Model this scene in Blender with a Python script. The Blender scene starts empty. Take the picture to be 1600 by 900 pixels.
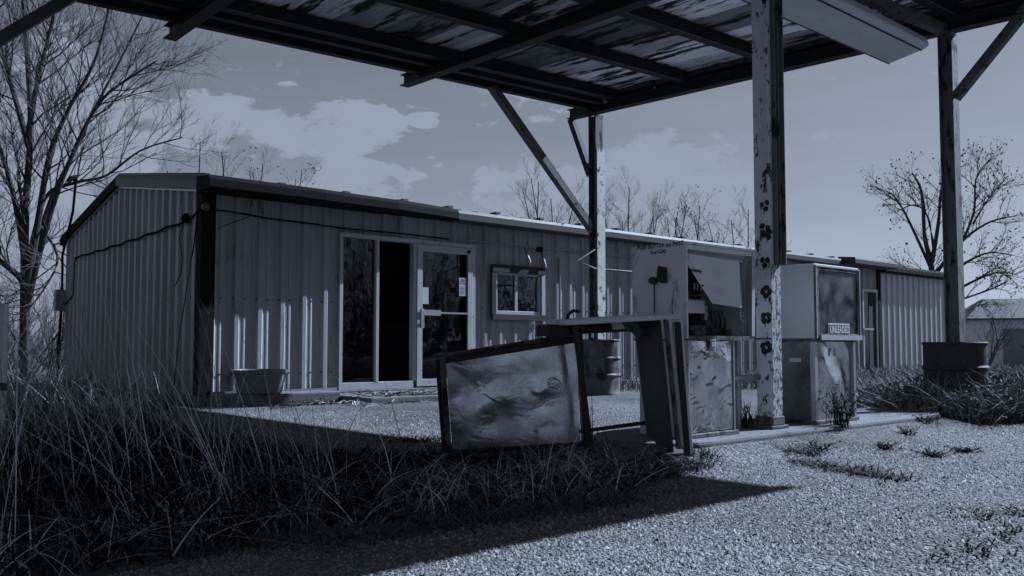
import bpy, math, random
import numpy as np
from mathutils import Vector, Matrix

S = bpy.context.scene
C = S.collection
rnd = random.Random(7)
R = math.radians

# ------------------------------------------------------------------ camera, sky, sun, exposure
PITCH, HEAD, EYE, FPX, SHIFT = R(3.0), R(50.0), 0.70, 1310.0, 21.35
cam = bpy.data.cameras.new('camera')
cam.sensor_width = 36.0
cam.lens = 36.0 * FPX / 1600.0
cam.shift_y = SHIFT / 1600.0
cam.clip_start, cam.clip_end = 0.05, 4000.0
camo = bpy.data.objects.new('camera', cam)
C.objects.link(camo)
camo.location = (0, 0, EYE)
camo.rotation_euler = (R(90) + PITCH, 0, HEAD - R(90))
S.camera = camo

SUN = Vector((1.34, -0.26, 1.0)).normalized()          # towards the sun
TINT = (0.79, 0.91, 1.16)
sun = bpy.data.lights.new('sun', 'SUN')
sun.energy, sun.angle = 5.0, R(0.5)
sun.color = (0.675, 0.785, 1.0)
suno = bpy.data.objects.new('sun', sun)
C.objects.link(suno)
suno.location = (30, -4, 25)
suno.rotation_euler = SUN.to_track_quat('Z', 'Y').to_euler()

fx, fy = math.cos(HEAD), math.sin(HEAD)
RV = Vector((fy, -fx, 0))
UV = Vector((-math.sin(PITCH) * fx, -math.sin(PITCH) * fy, math.cos(PITCH)))
DV = Vector((math.cos(PITCH) * fx, math.cos(PITCH) * fy, math.sin(PITCH)))


def ray(x, y):
    return RV * ((x - 800) / FPX) - UV * ((y - 450 - SHIFT) / FPX) + DV


def gnd(x, y, z=0.0):
    r = ray(x, y)
    t = (z - EYE) / r.z
    return Vector((r.x * t, r.y * t, z))


def at_y(x, y, Y):
    r = ray(x, y)
    t = Y / r.y
    return Vector((r.x * t, Y, EYE + r.z * t))


def at_x(x, y, X):
    r = ray(x, y)
    t = X / r.x
    return Vector((X, r.y * t, EYE + r.z * t))


def at_d(x, y, d):
    r = ray(x, y)
    return Vector((0, 0, EYE)) + r * d


world = bpy.data.worlds.new('World')
S.world = world
world.use_nodes = True
wn, wl = world.node_tree.nodes, world.node_tree.links
wn.clear()


def nd(t, ty, **kw):
    n = t.new(ty)
    for k, v in kw.items():
        setattr(n, k, v)
    return n


def wmath(op, a, b=None, clamp=False):
    n = nd(wn, 'ShaderNodeMath', operation=op)
    n.use_clamp = clamp
    for i, v in enumerate((a, b)):
        if v is None:
            continue
        if isinstance(v, (int, float)):
            n.inputs[i].default_value = v
        else:
            wl.new(v, n.inputs[i])
    return n.outputs[0]


sky = nd(wn, 'ShaderNodeTexSky')
sky.sky_type = 'NISHITA'
sky.sun_disc = False
sky.sun_elevation = math.asin(SUN.z)
sky.sun_rotation = math.atan2(SUN.x, SUN.y)
sky.air_density, sky.dust_density, sky.ozone_density = 1.0, 0.4, 1.0
bw = nd(wn, 'ShaderNodeRGBToBW')
wl.new(sky.outputs[0], bw.inputs[0])
tc = nd(wn, 'ShaderNodeTexCoord')
# clouds: generic small cumulus by noise, plus the banks in view, each a soft lump on the sky sphere
noi = nd(wn, 'ShaderNodeTexNoise')
noi.inputs['Scale'].default_value = 13.0
noi.inputs['Detail'].default_value = 9.0
noi.inputs['Roughness'].default_value = 0.62
mp = nd(wn, 'ShaderNodeMapping')
mp.inputs['Scale'].default_value = (1, 1, 2.2)
wl.new(tc.outputs['Generated'], mp.inputs[0])
wl.new(mp.outputs[0], noi.inputs['Vector'])
noi2 = nd(wn, 'ShaderNodeTexNoise')
noi2.inputs['Scale'].default_value = 3.2
noi2.inputs['Detail'].default_value = 4.0
wl.new(mp.outputs[0], noi2.inputs['Vector'])
lump = None
for (px, py, a, b) in ((470, 195, 175, 62), (330, 190, 130, 48), (560, 280, 110, 42), (668, 188, 40, 14),
                       (1050, 245, 110, 58), (1100, 320, 150, 90), (850, 290, 120, 60), (80, 210, 160, 130),
                       (240, 190, 120, 60), (1330, 400, 260, 110), (130, 420, 180, 160), (850, 186, 30, 9)):
    d = ray(px, py).normalized()
    t1 = Vector((d.y, -d.x, 0)).normalized()
    t2 = t1.cross(d)
    sc = FPX
    q = []
    for t, h in ((t1, a), (t2, b)):
        n = nd(wn, 'ShaderNodeVectorMath', operation='DOT_PRODUCT')
        wl.new(tc.outputs['Generated'], n.inputs[0])
        n.inputs[1].default_value = tuple(t * (sc / h))
        o = n.outputs['Value']
        q.append(wmath('MULTIPLY', o, o))
    front = nd(wn, 'ShaderNodeVectorMath', operation='DOT_PRODUCT')
    wl.new(tc.outputs['Generated'], front.inputs[0])
    front.inputs[1].default_value = tuple(d)
    v = wmath('SUBTRACT', 1.0, wmath('ADD', q[0], q[1]), True)
    v = wmath('MULTIPLY', v, wmath('GREATER_THAN', front.outputs['Value'], 0.2))
    lump = v if lump is None else wmath('MAXIMUM', lump, v)
gen = wmath('MULTIPLY', wmath('SUBTRACT', noi2.outputs['Fac'], 0.60), 2.0)
gen = wmath('MAXIMUM', gen, 0.0)
field = wmath('ADD', wmath('MAXIMUM', wmath('MULTIPLY', wmath('POWER', lump, 0.6), 0.72), gen), wmath('MULTIPLY', wmath('SUBTRACT', noi.outputs['Fac'], 0.5), 3.0))
ramp = nd(wn, 'ShaderNodeMapRange')
ramp.interpolation_type = 'SMOOTHSTEP'
wl.new(field, ramp.inputs['Value'])
ramp.inputs['From Min'].default_value = 0.30
ramp.inputs['From Max'].default_value = 0.52
# thin high streaks
stn = nd(wn, 'ShaderNodeTexNoise')
stn.inputs['Scale'].default_value = 4.0
stn.inputs['Detail'].default_value = 5.0
mps = nd(wn, 'ShaderNodeMapping')
mps.inputs['Scale'].default_value = (1, 1, 9)
mps.inputs['Rotation'].default_value = (0.12, 0.1, 0)
wl.new(tc.outputs['Generated'], mps.inputs[0])
wl.new(mps.outputs[0], stn.inputs['Vector'])
skyv = wmath('MULTIPLY', wmath('POWER', bw.outputs[0], 0.72), 0.99)
skyv = wmath('MULTIPLY', skyv, wmath('ADD', 0.90, wmath('MULTIPLY', stn.outputs['Fac'], 0.2)))
mixc = nd(wn, 'ShaderNodeMix')
wl.new(ramp.outputs[0], mixc.inputs[0])
wl.new(skyv, mixc.inputs[2])
cl = wmath('MULTIPLY', wmath('ADD', 0.93, wmath('MULTIPLY', noi.outputs['Fac'], 0.14)), 3.45)
wl.new(wmath('MAXIMUM', cl, skyv), mixc.inputs[3])
tint = nd(wn, 'ShaderNodeVectorMath', operation='SCALE')
tint.inputs[0].default_value = TINT
wl.new(mixc.outputs[0], tint.inputs['Scale'])
bg = nd(wn, 'ShaderNodeBackground')
bg.inputs['Strength'].default_value = 0.05
wl.new(tint.outputs[0], bg.inputs['Color'])
wo = nd(wn, 'ShaderNodeOutputWorld')
wl.new(bg.outputs[0], wo.inputs['Surface'])

S.view_settings.view_transform = 'Standard'
S.view_settings.look = 'None'
S.view_settings.exposure = 1.15
S.view_settings.gamma = 1.0
S.view_settings.use_curve_mapping = False
S.render.engine = 'CYCLES'


# ------------------------------------------------------------------ materials
def g(v):
    return (v * 0.97, v, v * 1.05, 1.0)


MATS = {}


def mat(name, col, rough=0.7, metal=0.0, var=0.0, vscale=4.0, stretch=(1, 1, 1), dark=None, dark_at=0.6, dscale=6.0,
        dstretch=(1, 1, 1), dsoft=0.05, bump=0.0, bscale=60.0, island=0.0, objvar=0.0, transmit=0.0, spec=0.5, ior=1.45, emit=0.0):
    """grey paint with cloudy tone variation, darker rust or dirt patches and fine relief"""
    m = bpy.data.materials.new(name)
    m.use_nodes = True
    n, l = m.node_tree.nodes, m.node_tree.links
    p = n['Principled BSDF']
    p.inputs['Roughness'].default_value = rough
    p.inputs['Metallic'].default_value = metal
    p.inputs['Specular IOR Level'].default_value = spec
    p.inputs['IOR'].default_value = ior
    if transmit:
        p.inputs['Transmission Weight'].default_value = transmit
    t = n.new('ShaderNodeTexCoord')

    def noise(scale, st, detail=5.0, rg=0.6):
        mpn = n.new('ShaderNodeMapping')
        mpn.inputs['Scale'].default_value = st
        l.new(t.outputs['Object'], mpn.inputs[0])
        x = n.new('ShaderNodeTexNoise')
        x.inputs['Scale'].default_value = scale
        x.inputs['Detail'].default_value = detail
        x.inputs['Roughness'].default_value = rg
        l.new(mpn.outputs[0], x.inputs['Vector'])
        return x.outputs['Fac']

    def mth(op, a, b):
        x = n.new('ShaderNodeMath')
        x.operation = op
        for i, v in enumerate((a, b)):
            if isinstance(v, (int, float)):
                x.inputs[i].default_value = v
            else:
                l.new(v, x.inputs[i])
        return x.outputs[0]
    fac = None
    if var:
        fac = mth('ADD', 1.0 - var, mth('MULTIPLY', noise(vscale, stretch), 2 * var))
    if island:
        gi = n.new('ShaderNodeNewGeometry')
        f2 = mth('ADD', 1.0 - island, mth('MULTIPLY', mth('POWER', gi.outputs['Random Per Island'], 1.6), 2.4 * island))
        fac = f2 if fac is None else mth('MULTIPLY', fac, f2)
    if objvar:
        oi = n.new('ShaderNodeObjectInfo')
        f2 = mth('ADD', 1.0 - objvar, mth('MULTIPLY', oi.outputs['Random'], 2 * objvar))
        fac = f2 if fac is None else mth('MULTIPLY', fac, f2)
    out = None
    if fac is not None:
        sc = n.new('ShaderNodeVectorMath')
        sc.operation = 'SCALE'
        sc.inputs[0].default_value = g(col)[:3]
        l.new(fac, sc.inputs['Scale'])
        out = sc.outputs[0]
    else:
        p.inputs['Base Color'].default_value = g(col)
    if dark is not None:
        mr = n.new('ShaderNodeMapRange')
        l.new(noise(dscale, dstretch, 8.0, 0.68), mr.inputs['Value'])
        mr.inputs['From Min'].default_value = dark_at
        mr.inputs['From Max'].default_value = dark_at + dsoft
        mx = n.new('ShaderNodeMix')
        mx.data_type = 'RGBA'
        l.new(mr.outputs[0], mx.inputs[0])
        if out is not None:
            l.new(out, mx.inputs[6])
        else:
            mx.inputs[6].default_value = g(col)
        mx.inputs[7].default_value = g(dark)
        out = mx.outputs[2]
        if metal > 0 or rough < 0.6:
            rr = n.new('ShaderNodeMapRange')
            l.new(mr.outputs[0], rr.inputs['Value'])
            rr.inputs['To Min'].default_value = rough
            rr.inputs['To Max'].default_value = 0.9
            l.new(rr.outputs[0], p.inputs['Roughness'])
    if out is not None:
        l.new(out, p.inputs['Base Color'])
    if bump:
        b = n.new('ShaderNodeBump')
        b.inputs['Strength'].default_value = bump
        b.inputs['Distance'].default_value = 0.01
        l.new(noise(bscale, (1, 1, 1), 4.0), b.inputs['Height'])
        l.new(b.outputs[0], p.inputs['Normal'])
    MATS[name] = m
    return m


M_wall = mat('painted wall steel', 0.27, 0.5, 0.15, 0.30, 2.2, (1, 1, .25), 0.06, 0.57, 5.0, (1.6, 1.6, .3), 0.16, 0.15, 30, objvar=0.14)
M_gable = mat('painted gable steel', 0.25, 0.5, 0.15, 0.30, 2.0, (1, 1, .3), 0.08, 0.62, 4.0, (1.6, 1.6, .35), 0.14, 0.15, 30, objvar=0.08)
M_far = mat('galvanised wall steel', 0.42, 0.45, 0.3, 0.25, 3.0, (1, 1, .25), 0.12, 0.62, 7.0, (1, 1, .2), 0.1, 0.1, 30, objvar=0.08)
M_trimd = mat('dark brown trim steel', 0.014, 0.8, 0.0, 0.4, 4.0, dark=0.03, dark_at=0.62, spec=0.08)
M_trim = mat('weathered trim steel', 0.055, 0.5, 0.2, 0.35, 3.0, dark=0.06, dark_at=0.60, dscale=5.0)
M_roof = mat('roof steel', 0.10, 0.7, 0.0, 0.3, 2.0, dark=0.08, dark_at=0.6)
M_alu = mat('brushed aluminium', 0.42, 0.38, 0.75, 0.15, 8.0, dark=0.16, dark_at=0.63, dscale=9.0, bump=0.05)
M_alupaint = mat('pale frame aluminium', 0.40, 0.45, 0.2, 0.2, 6.0, (1, 1, .4), dark=0.14, dark_at=0.62, dscale=9.0, bump=0.05)
M_black = mat('black rubber', 0.012, 0.6)
M_dark = mat('dark paint and cavity shade', 0.02, 0.8, 0.0, 0.4, 8.0)  # dark paint; in the gutted pump and porch doorway it paints shade
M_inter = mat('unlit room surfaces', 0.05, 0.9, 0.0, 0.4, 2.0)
M_wood = mat('weathered board', 0.03, 0.85, 0.0, 0.5, 12.0, (.4, 3, 3), 0.02, 0.53, 22.0, (.6, 1, 1), 0.06, 0.5, 50)
M_white = mat('white enamel', 0.62, 0.45, 0.0, 0.12, 8.0, dark=0.2, dark_at=0.66, dscale=8.0)
M_paper = mat('paper notice', 0.45, 0.8, 0.0, 0.1, 20.0)
M_ink = mat('black ink', 0.012, 0.7)
M_inkg = mat('grey ink', 0.10, 0.8)
M_rust = mat('rusty painted steel', 0.10, 0.75, 0.1, 0.5, 5.0, dark=0.018, dark_at=0.47, dscale=8.0, dsoft=0.12, bump=0.5, bscale=50)
M_cab = mat('dark grey cabinet enamel', 0.05, 0.6, 0.0, 0.3, 4.0, dark=0.03, dark_at=0.66, dscale=7.0)  # dark grey with slightly darker noise patches
M_beam = mat('rusty beam steel', 0.028, 0.8, 0.1, 0.5, 6.0, dark=0.09, dark_at=0.62, dscale=7.0, dsoft=0.12, bump=0.4, bscale=40)
M_brace = mat('grey brace steel', 0.10, 0.7, 0.1, 0.4, 6.0, dark=0.03, dark_at=0.55, dscale=9.0, bump=0.3, bscale=40)
M_deck = mat('stained roof decking', 0.62, 0.6, 0.1, 0.85, 2.2, (16, .55, 1), 0.010, 0.505, 1.5, (4.0, .55, 1), 0.06, 0.25, 30, objvar=0.9)
M_post = mat('flaking white post paint', 0.56, 0.7, 0.0, 0.25, 8.0, (1, 1, .6), 0.025, 0.565, 14.0, (1, 1, .6), 0.03, 0.4, 60)
M_posth = mat('heavily flaking post paint', 0.36, 0.75, 0.0, 0.35, 12.0, (1, 1, .6), 0.025, 0.51, 34.0, (1, 1, .55), 0.03, 0.5, 60)
M_postd = mat('rusted grey post paint', 0.13, 0.75, 0.1, 0.4, 5.0, (1, 1, .4), 0.02, 0.54, 13.0, (1, 1, .35), 0.05, 0.4, 60)
M_clover = mat('dark green clover paint', 0.018, 0.8, 0.0, 0.5, 40.0)
M_pump = mat('faded pump enamel', 0.58, 0.5, 0.0, 0.22, 5.0, (1, 1, .5), 0.13, 0.60, 5.0, (1.2, 1.2, .6), 0.12, 0.12, 40)
M_pump2 = mat('smooth pump enamel', 0.50, 0.4, 0.1, 0.15, 4.0, (1, 1, .5), 0.15, 0.68, 8.0, dsoft=0.05)
M_drum = mat('dark patchy drum steel', 0.11, 0.6, 0.2, 0.4, 5.0, dark=0.012, dark_at=0.46, dscale=5.0, dstretch=(1, 1, .5), dsoft=0.14, bump=0.3, bscale=40)  # dark patches set by noise over much of the shell
M_drumd = mat('black drum paint', 0.028, 0.7, 0.0, 0.4, 5.0, dark=0.07, dark_at=0.62, dscale=7.0, bump=0.3, spec=0.25)
M_tub = mat('grey plastic tub', 0.11, 0.5, 0.0, 0.2, 6.0, dark=0.1, dark_at=0.62)
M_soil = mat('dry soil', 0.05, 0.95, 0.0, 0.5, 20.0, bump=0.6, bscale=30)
M_conc = mat('old concrete', 0.12, 0.9, 0.0, 0.4, 3.0, dark=0.06, dark_at=0.55, dscale=5.0, dsoft=0.12, bump=0.5, bscale=60)
M_stone = mat('gravel chips', 0.172, 0.9, 0.0, 0.42, 0.9, island=0.6)
M_bark = mat('dark bark', 0.03, 0.9, 0.0, 0.4, 9.0, bump=0.5, bscale=30)
M_twig = mat('bare twigs', 0.035, 0.9)
M_barkl = mat('grey bark', 0.07, 0.9, 0.0, 0.4, 9.0, bump=0.5, bscale=30)
M_leaf = mat('dead leaves', 0.06, 0.9, island=0.5)
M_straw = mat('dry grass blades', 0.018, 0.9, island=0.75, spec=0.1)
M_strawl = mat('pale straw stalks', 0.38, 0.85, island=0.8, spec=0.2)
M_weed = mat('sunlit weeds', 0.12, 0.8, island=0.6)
M_wire = mat('black cable', 0.012, 0.95, spec=0.05)
M_pipe = mat('grey conduit', 0.26, 0.45, 0.4, 0.2, 10.0, dark=0.08, dark_at=0.6, dscale=14.0)
M_bulb = mat('frosted bulb glass', 0.7, 0.25)
M_tube = mat('frosted tube glass', 0.40, 0.3, 0.0, 0.2, 6.0)
M_diff = mat('translucent light diffuser', 0.50, 0.4, 0.0, 0.25, 2.5, (.6, 3, 1), 0.25, 0.60, 4.0, (.5, 2, 1), 0.15)
M_fix = mat('fixture enamel', 0.52, 0.45, 0.0, 0.15, 4.0, dark=0.2, dark_at=0.66, dscale=6.0)
M_shed = mat('shed block wall', 0.70, 0.85, 0.0, 0.2, 1.0)
M_shedroof = mat('shed roof shingles', 0.07, 0.9, 0.0, 0.35, 4.0, (1, 1, 6))
M_sheddoor = mat('shed door paint', 0.22, 0.7, 0.0, 0.15, 2.0)
M_seed = mat('seed heads', 0.2, 0.9)


def metal_sheet(name, col, rough, amp, scale, stretch=(1, 1, 1), dirt=0.3, metal=1.0):
    m = bpy.data.materials.new(name)
    m.use_nodes = True
    n, l = m.node_tree.nodes, m.node_tree.links
    p = n['Principled BSDF']
    p.inputs['Metallic'].default_value = metal
    t = n.new('ShaderNodeTexCoord')
    mp_ = n.new('ShaderNodeMapping')
    mp_.inputs['Scale'].default_value = stretch
    l.new(t.outputs['Object'], mp_.inputs[0])
    a = n.new('ShaderNodeTexNoise')
    a.inputs['Scale'].default_value = scale
    a.inputs['Detail'].default_value = 2.0
    a.inputs['Distortion'].default_value = 0.8
    l.new(mp_.outputs[0], a.inputs['Vector'])
    b = n.new('ShaderNodeBump')
    b.inputs['Strength'].default_value = 1.0
    b.inputs['Distance'].default_value = amp
    l.new(a.outputs['Fac'], b.inputs['Height'])
    l.new(b.outputs[0], p.inputs['Normal'])
    d = n.new('ShaderNodeTexNoise')
    d.inputs['Scale'].default_value = 7.0
    d.inputs['Detail'].default_value = 8.0
    l.new(t.outputs['Object'], d.inputs['Vector'])
    mr = n.new('ShaderNodeMapRange')
    l.new(d.outputs['Fac'], mr.inputs['Value'])
    mr.inputs['From Min'].default_value = 0.35
    mr.inputs['From Max'].default_value = 0.75
    mr.inputs['To Min'].default_value = rough
    mr.inputs['To Max'].default_value = rough + 0.22
    l.new(mr.outputs[0], p.inputs['Roughness'])
    mx = n.new('ShaderNodeMix')
    mx.data_type = 'RGBA'
    mr2 = n.new('ShaderNodeMapRange')
    l.new(d.outputs['Fac'], mr2.inputs['Value'])
    mr2.inputs['From Min'].default_value = 0.45
    mr2.inputs['From Max'].default_value = 0.7
    l.new(mr2.outputs[0], mx.inputs[0])
    mx.inputs[6].default_value = g(col)
    mx.inputs[7].default_value = g(col * (1 - dirt))
    l.new(mx.outputs[2], p.inputs['Base Color'])
    return m


M_steel = metal_sheet('crumpled stainless sheet', 0.55, 0.07, 0.012, 7.0)
M_steel2 = metal_sheet('stainless sheet', 0.45, 0.08, 0.006, 4.0)
M_steel3 = metal_sheet('dull dark-reflection stainless sheet', 0.16, 0.22, 0.004, 4.0, (1, 1, .5), 0.5)  # darker stainless: the reflection of dark grass is put into the colour
def scratched(name):
    """old mirror-like sheet: wavy, scuffed by fine scratches"""
    m = metal_sheet(name, 0.62, 0.07, 0.0018, 7.0, (1, 1, 1.3), 0.35, 0.8)
    n, l = m.node_tree.nodes, m.node_tree.links
    p = n['Principled BSDF']
    t = [x for x in n if x.type == 'TEX_COORD'][0]
    a = n.new('ShaderNodeTexNoise')
    a.inputs['Scale'].default_value = 26.0
    a.inputs['Detail'].default_value = 9.0
    a.inputs['Roughness'].default_value = 0.75
    a.inputs['Distortion'].default_value = 3.0
    l.new(t.outputs['Object'], a.inputs['Vector'])
    cr = n.new('ShaderNodeValToRGB')
    cr.color_ramp.elements[0].position = 0.35
    cr.color_ramp.elements[0].color = g(0.40)
    cr.color_ramp.elements[1].position = 0.68
    cr.color_ramp.elements[1].color = g(0.80)
    l.new(a.outputs['Fac'], cr.inputs[0])
    l.new(cr.outputs[0], p.inputs['Base Color'])
    return m


M_mirror = scratched('scratched mirror sheet')


def glass_mat(name, tintv, alpha):
    """thin pane: mostly lets light straight through, mirrors a little"""
    m = bpy.data.materials.new(name)
    m.use_nodes = True
    n, l = m.node_tree.nodes, m.node_tree.links
    n.remove(n['Principled BSDF'])
    o = n['Material Output']
    tr = n.new('ShaderNodeBsdfTransparent')
    tr.inputs['Color'].default_value = g(tintv)
    gl = n.new('ShaderNodeBsdfGlossy')
    gl.inputs['Roughness'].default_value = 0.02
    gl.inputs['Color'].default_value = g(0.9)
    fr = n.new('ShaderNodeFresnel')
    fr.inputs['IOR'].default_value = 1.45
    t = n.new('ShaderNodeTexCoord')
    a = n.new('ShaderNodeTexNoise')
    a.inputs['Scale'].default_value = 2.0
    l.new(t.outputs['Object'], a.inputs['Vector'])
    b = n.new('ShaderNodeBump')
    b.inputs['Distance'].default_value = 0.004
    l.new(a.outputs['Fac'], b.inputs['Height'])
    l.new(b.outputs[0], gl.inputs['Normal'])
    mx = n.new('ShaderNodeMixShader')
    l.new(fr.outputs[0], mx.inputs[0])
    l.new(tr.outputs[0], mx.inputs[1])
    l.new(gl.outputs[0], mx.inputs[2])
    df = n.new('ShaderNodeBsdfDiffuse')
    df.inputs['Color'].default_value = g(0.3)
    mx2 = n.new('ShaderNodeMixShader')
    d = n.new('ShaderNodeTexNoise')
    d.inputs['Scale'].default_value = 5.0
    d.inputs['Detail'].default_value = 6.0
    l.new(t.outputs['Object'], d.inputs['Vector'])
    mr = n.new('ShaderNodeMapRange')
    l.new(d.outputs['Fac'], mr.inputs['Value'])
    mr.inputs['From Min'].default_value = 0.35
    mr.inputs['From Max'].default_value = 0.8
    mr.inputs['To Max'].default_value = alpha
    l.new(mr.outputs[0], mx2.inputs[0])
    l.new(mx.outputs[0], mx2.inputs[1])
    l.new(df.outputs[0], mx2.inputs[2])
    l.new(mx2.outputs[0], o.inputs['Surface'])
    return m


M_glass = glass_mat('dusty window glass', 0.75, 0.015)
M_glassp = glass_mat('grimy pump glass', 0.9, 0.75)


def ground_mat():
    m = bpy.data.materials.new('worn chip seal')
    m.use_nodes = True
    n, l = m.node_tree.nodes, m.node_tree.links
    p = n['Principled BSDF']
    p.inputs['Roughness'].default_value = 0.9
    p.inputs['Specular IOR Level'].default_value = 0.25
    t = n.new('ShaderNodeTexCoord')
    v = n.new('ShaderNodeTexVoronoi')
    v.inputs['Scale'].default_value = 55.0
    l.new(t.outputs['Object'], v.inputs['Vector'])
    big = n.new('ShaderNodeTexNoise')
    big.inputs['Scale'].default_value = 0.5
    big.inputs['Detail'].default_value = 8.0
    big.inputs['Roughness'].default_value = 0.65
    l.new(t.outputs['Object'], big.inputs['Vector'])
    cr = n.new('ShaderNodeValToRGB')
    cr.color_ramp.elements[0].position = 0.30
    cr.color_ramp.elements[0].color = g(0.055)
    cr.color_ramp.elements[1].position = 0.62
    cr.color_ramp.elements[1].color = g(0.16)
    l.new(big.outputs['Fac'], cr.inputs[0])
    sp = n.new('ShaderNodeSeparateColor')
    l.new(v.outputs['Color'], sp.inputs[0])
    mr = n.new('ShaderNodeMapRange')
    l.new(sp.outputs[0], mr.inputs['Value'])
    mr.inputs['To Min'].default_value = 0.35
    mr.inputs['To Max'].default_value = 1.5
    sc = n.new('ShaderNodeVectorMath')
    sc.operation = 'SCALE'
    l.new(cr.outputs[0], sc.inputs[0])
    l.new(mr.outputs[0], sc.inputs['Scale'])
    l.new(sc.outputs[0], p.inputs['Base Color'])
    mu = n.new('ShaderNodeMath')
    mu.operation = 'MULTIPLY_ADD'
    l.new(v.outputs['Distance'], mu.inputs[0])
    mu.inputs[1].default_value = -1.0
    fine = n.new('ShaderNodeTexNoise')
    fine.inputs['Scale'].default_value = 25.0
    fine.inputs['Detail'].default_value = 5.0
    l.new(t.outputs['Object'], fine.inputs['Vector'])
    l.new(fine.outputs['Fac'], mu.inputs[2])
    b = n.new('ShaderNodeBump')
    b.inputs['Strength'].default_value = 0.9
    b.inputs['Distance'].default_value = 0.02
    l.new(mu.outputs[0], b.inputs['Height'])
    l.new(b.outputs[0], p.inputs['Normal'])
    return m


M_ground = ground_mat()


# ------------------------------------------------------------------ mesh helpers
OFF = {}          # world position of the thing each object belongs to


class MB:
    def __init__(self):
        self.v, self.f = [], []

    def add(self, vs, fs):
        o = len(self.v)
        self.v += [tuple(p) for p in vs]
        self.f += [tuple(i + o for i in q) for q in fs]
        return self

    def box(self, a, b):
        (x0, y0, z0), (x1, y1, z1) = a, b
        return self.add([(x0, y0, z0), (x1, y0, z0), (x1, y1, z0), (x0, y1, z0), (x0, y0, z1), (x1, y0, z1), (x1, y1, z1), (x0, y1, z1)],
                        [(3, 2, 1, 0), (4, 5, 6, 7), (0, 1, 5, 4), (1, 2, 6, 5), (2, 3, 7, 6), (3, 0, 4, 7)])

    def obox(self, o, ax, ay, az):
        """box from a corner and three edge vectors"""
        o, ax, ay, az = Vector(o), Vector(ax), Vector(ay), Vector(az)
        return self.add([o, o + ax, o + ax + ay, o + ay, o + az, o + ax + az, o + ax + ay + az, o + ay + az],
                        [(3, 2, 1, 0), (4, 5, 6, 7), (0, 1, 5, 4), (1, 2, 6, 5), (2, 3, 7, 6), (3, 0, 4, 7)])

    def prism(self, prof, p0, p1, a, b, cap=True):
        """closed profile (u along a, v along b) swept from p0 to p1"""
        p0, p1, a, b = Vector(p0), Vector(p1), Vector(a), Vector(b)
        k = len(prof)
        vs = [p0 + a * u + b * w for u, w in prof] + [p1 + a * u + b * w for u, w in prof]
        fs = [(i, (i + 1) % k, k + (i + 1) % k, k + i) for i in range(k)]
        if cap:
            fs += [tuple(range(k - 1, -1, -1)), tuple(range(k, 2 * k))]
        return self.add(vs, fs)

    def tube(self, pts, rad, n=6, cap=True):
        pts = [Vector(p) for p in pts]
        if not isinstance(rad, (list, tuple)):
            rad = [rad] * len(pts)
        vs, fs = [], []
        up = Vector((0.13, 0.27, 1))
        for i, p in enumerate(pts):
            t = (pts[min(i + 1, len(pts) - 1)] - pts[max(i - 1, 0)])
            if t.length < 1e-9:
                t = Vector((0, 0, 1))
            t.normalize()
            a = t.cross(up if abs(t.dot(up)) < 0.98 * up.length else Vector((1, 0, 0))).normalized()
            b = t.cross(a)
            for k in range(n):
                w = 2 * math.pi * k / n
                vs.append(p + (a * math.cos(w) + b * math.sin(w)) * rad[i])
        for i in range(len(pts) - 1):
            for k in range(n):
                k2 = (k + 1) % n
                fs.append((i * n + k, i * n + k2, (i + 1) * n + k2, (i + 1) * n + k))
        if cap:
            fs.append(tuple(range(n - 1, -1, -1)))
            fs.append(tuple((len(pts) - 1) * n + k for k in range(n)))
        return self.add(vs, fs)

    def lathe(self, prof, c, n=28, squash=1.0, jit=0.0, seed=1):
        """profile of (radius, z) turned about the vertical through c"""
        rr = random.Random(seed)
        wob = [1 + rr.uniform(-jit, jit) for _ in range(n)]
        vs, fs = [], []
        for r_, z in prof:
            for k in range(n):
                w = 2 * math.pi * k / n
                vs.append((c[0] + r_ * wob[k] * math.cos(w), c[1] + r_ * wob[k] * math.sin(w) * squash, c[2] + z))
        for i in range(len(prof) - 1):
            for k in range(n):
                k2 = (k + 1) % n
                fs.append((i * n + k, i * n + k2, (i + 1) * n + k2, (i + 1) * n + k))
        return self.add(vs, fs)

    def poly(self, pts, thick):
        """flat polygon given thickness along a vector"""
        k = len(pts)
        t = Vector(thick)
        vs = [Vector(p) for p in pts] + [Vector(p) + t for p in pts]
        fs = [tuple(range(k)), tuple(range(2 * k - 1, k - 1, -1))] + [(i, k + i, k + (i + 1) % k, (i + 1) % k) for i in range(k)]
        return self.add(vs, fs)

    def build(self, name, m, parent=None, smooth=False, bevel=0.0):
        base = OFF.get(parent.name, Vector()) if parent else Vector()
        me = bpy.data.meshes.new(name)
        me.from_pydata([(v[0] - base.x, v[1] - base.y, v[2] - base.z) for v in self.v], [], self.f)
        me.validate()
        me.materials.append(m)
        if smooth:
            me.polygons.foreach_set('use_smooth', [True] * len(me.polygons))
            try:
                me.set_sharp_from_angle(angle=R(40))
            except Exception:
                pass
        o = bpy.data.objects.new(name, me)
        C.objects.link(o)
        if parent:
            o.parent = parent
        OFF[o.name] = base
        if bevel:
            bv = o.modifiers.new('edge', 'BEVEL')
            bv.width = bevel
            bv.segments = 2
            bv.limit_method = 'ANGLE'
        return o


def np_mesh(name, v, q, m, parent=None):
    me = bpy.data.meshes.new(name)
    v = np.asarray(v, np.float32)
    q = np.asarray(q, np.int32)
    k = q.shape[1]
    me.vertices.add(len(v))
    me.vertices.foreach_set('co', v.ravel())
    me.loops.add(q.size)
    me.loops.foreach_set('vertex_index', q.ravel())
    me.polygons.add(len(q))
    me.polygons.foreach_set('loop_start', np.arange(0, q.size, k, dtype=np.int32))
    me.update(calc_edges=True)
    me.materials.append(m)
    o = bpy.data.objects.new(name, me)
    C.objects.link(o)
    if parent:
        o.parent = parent
    return o


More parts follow.
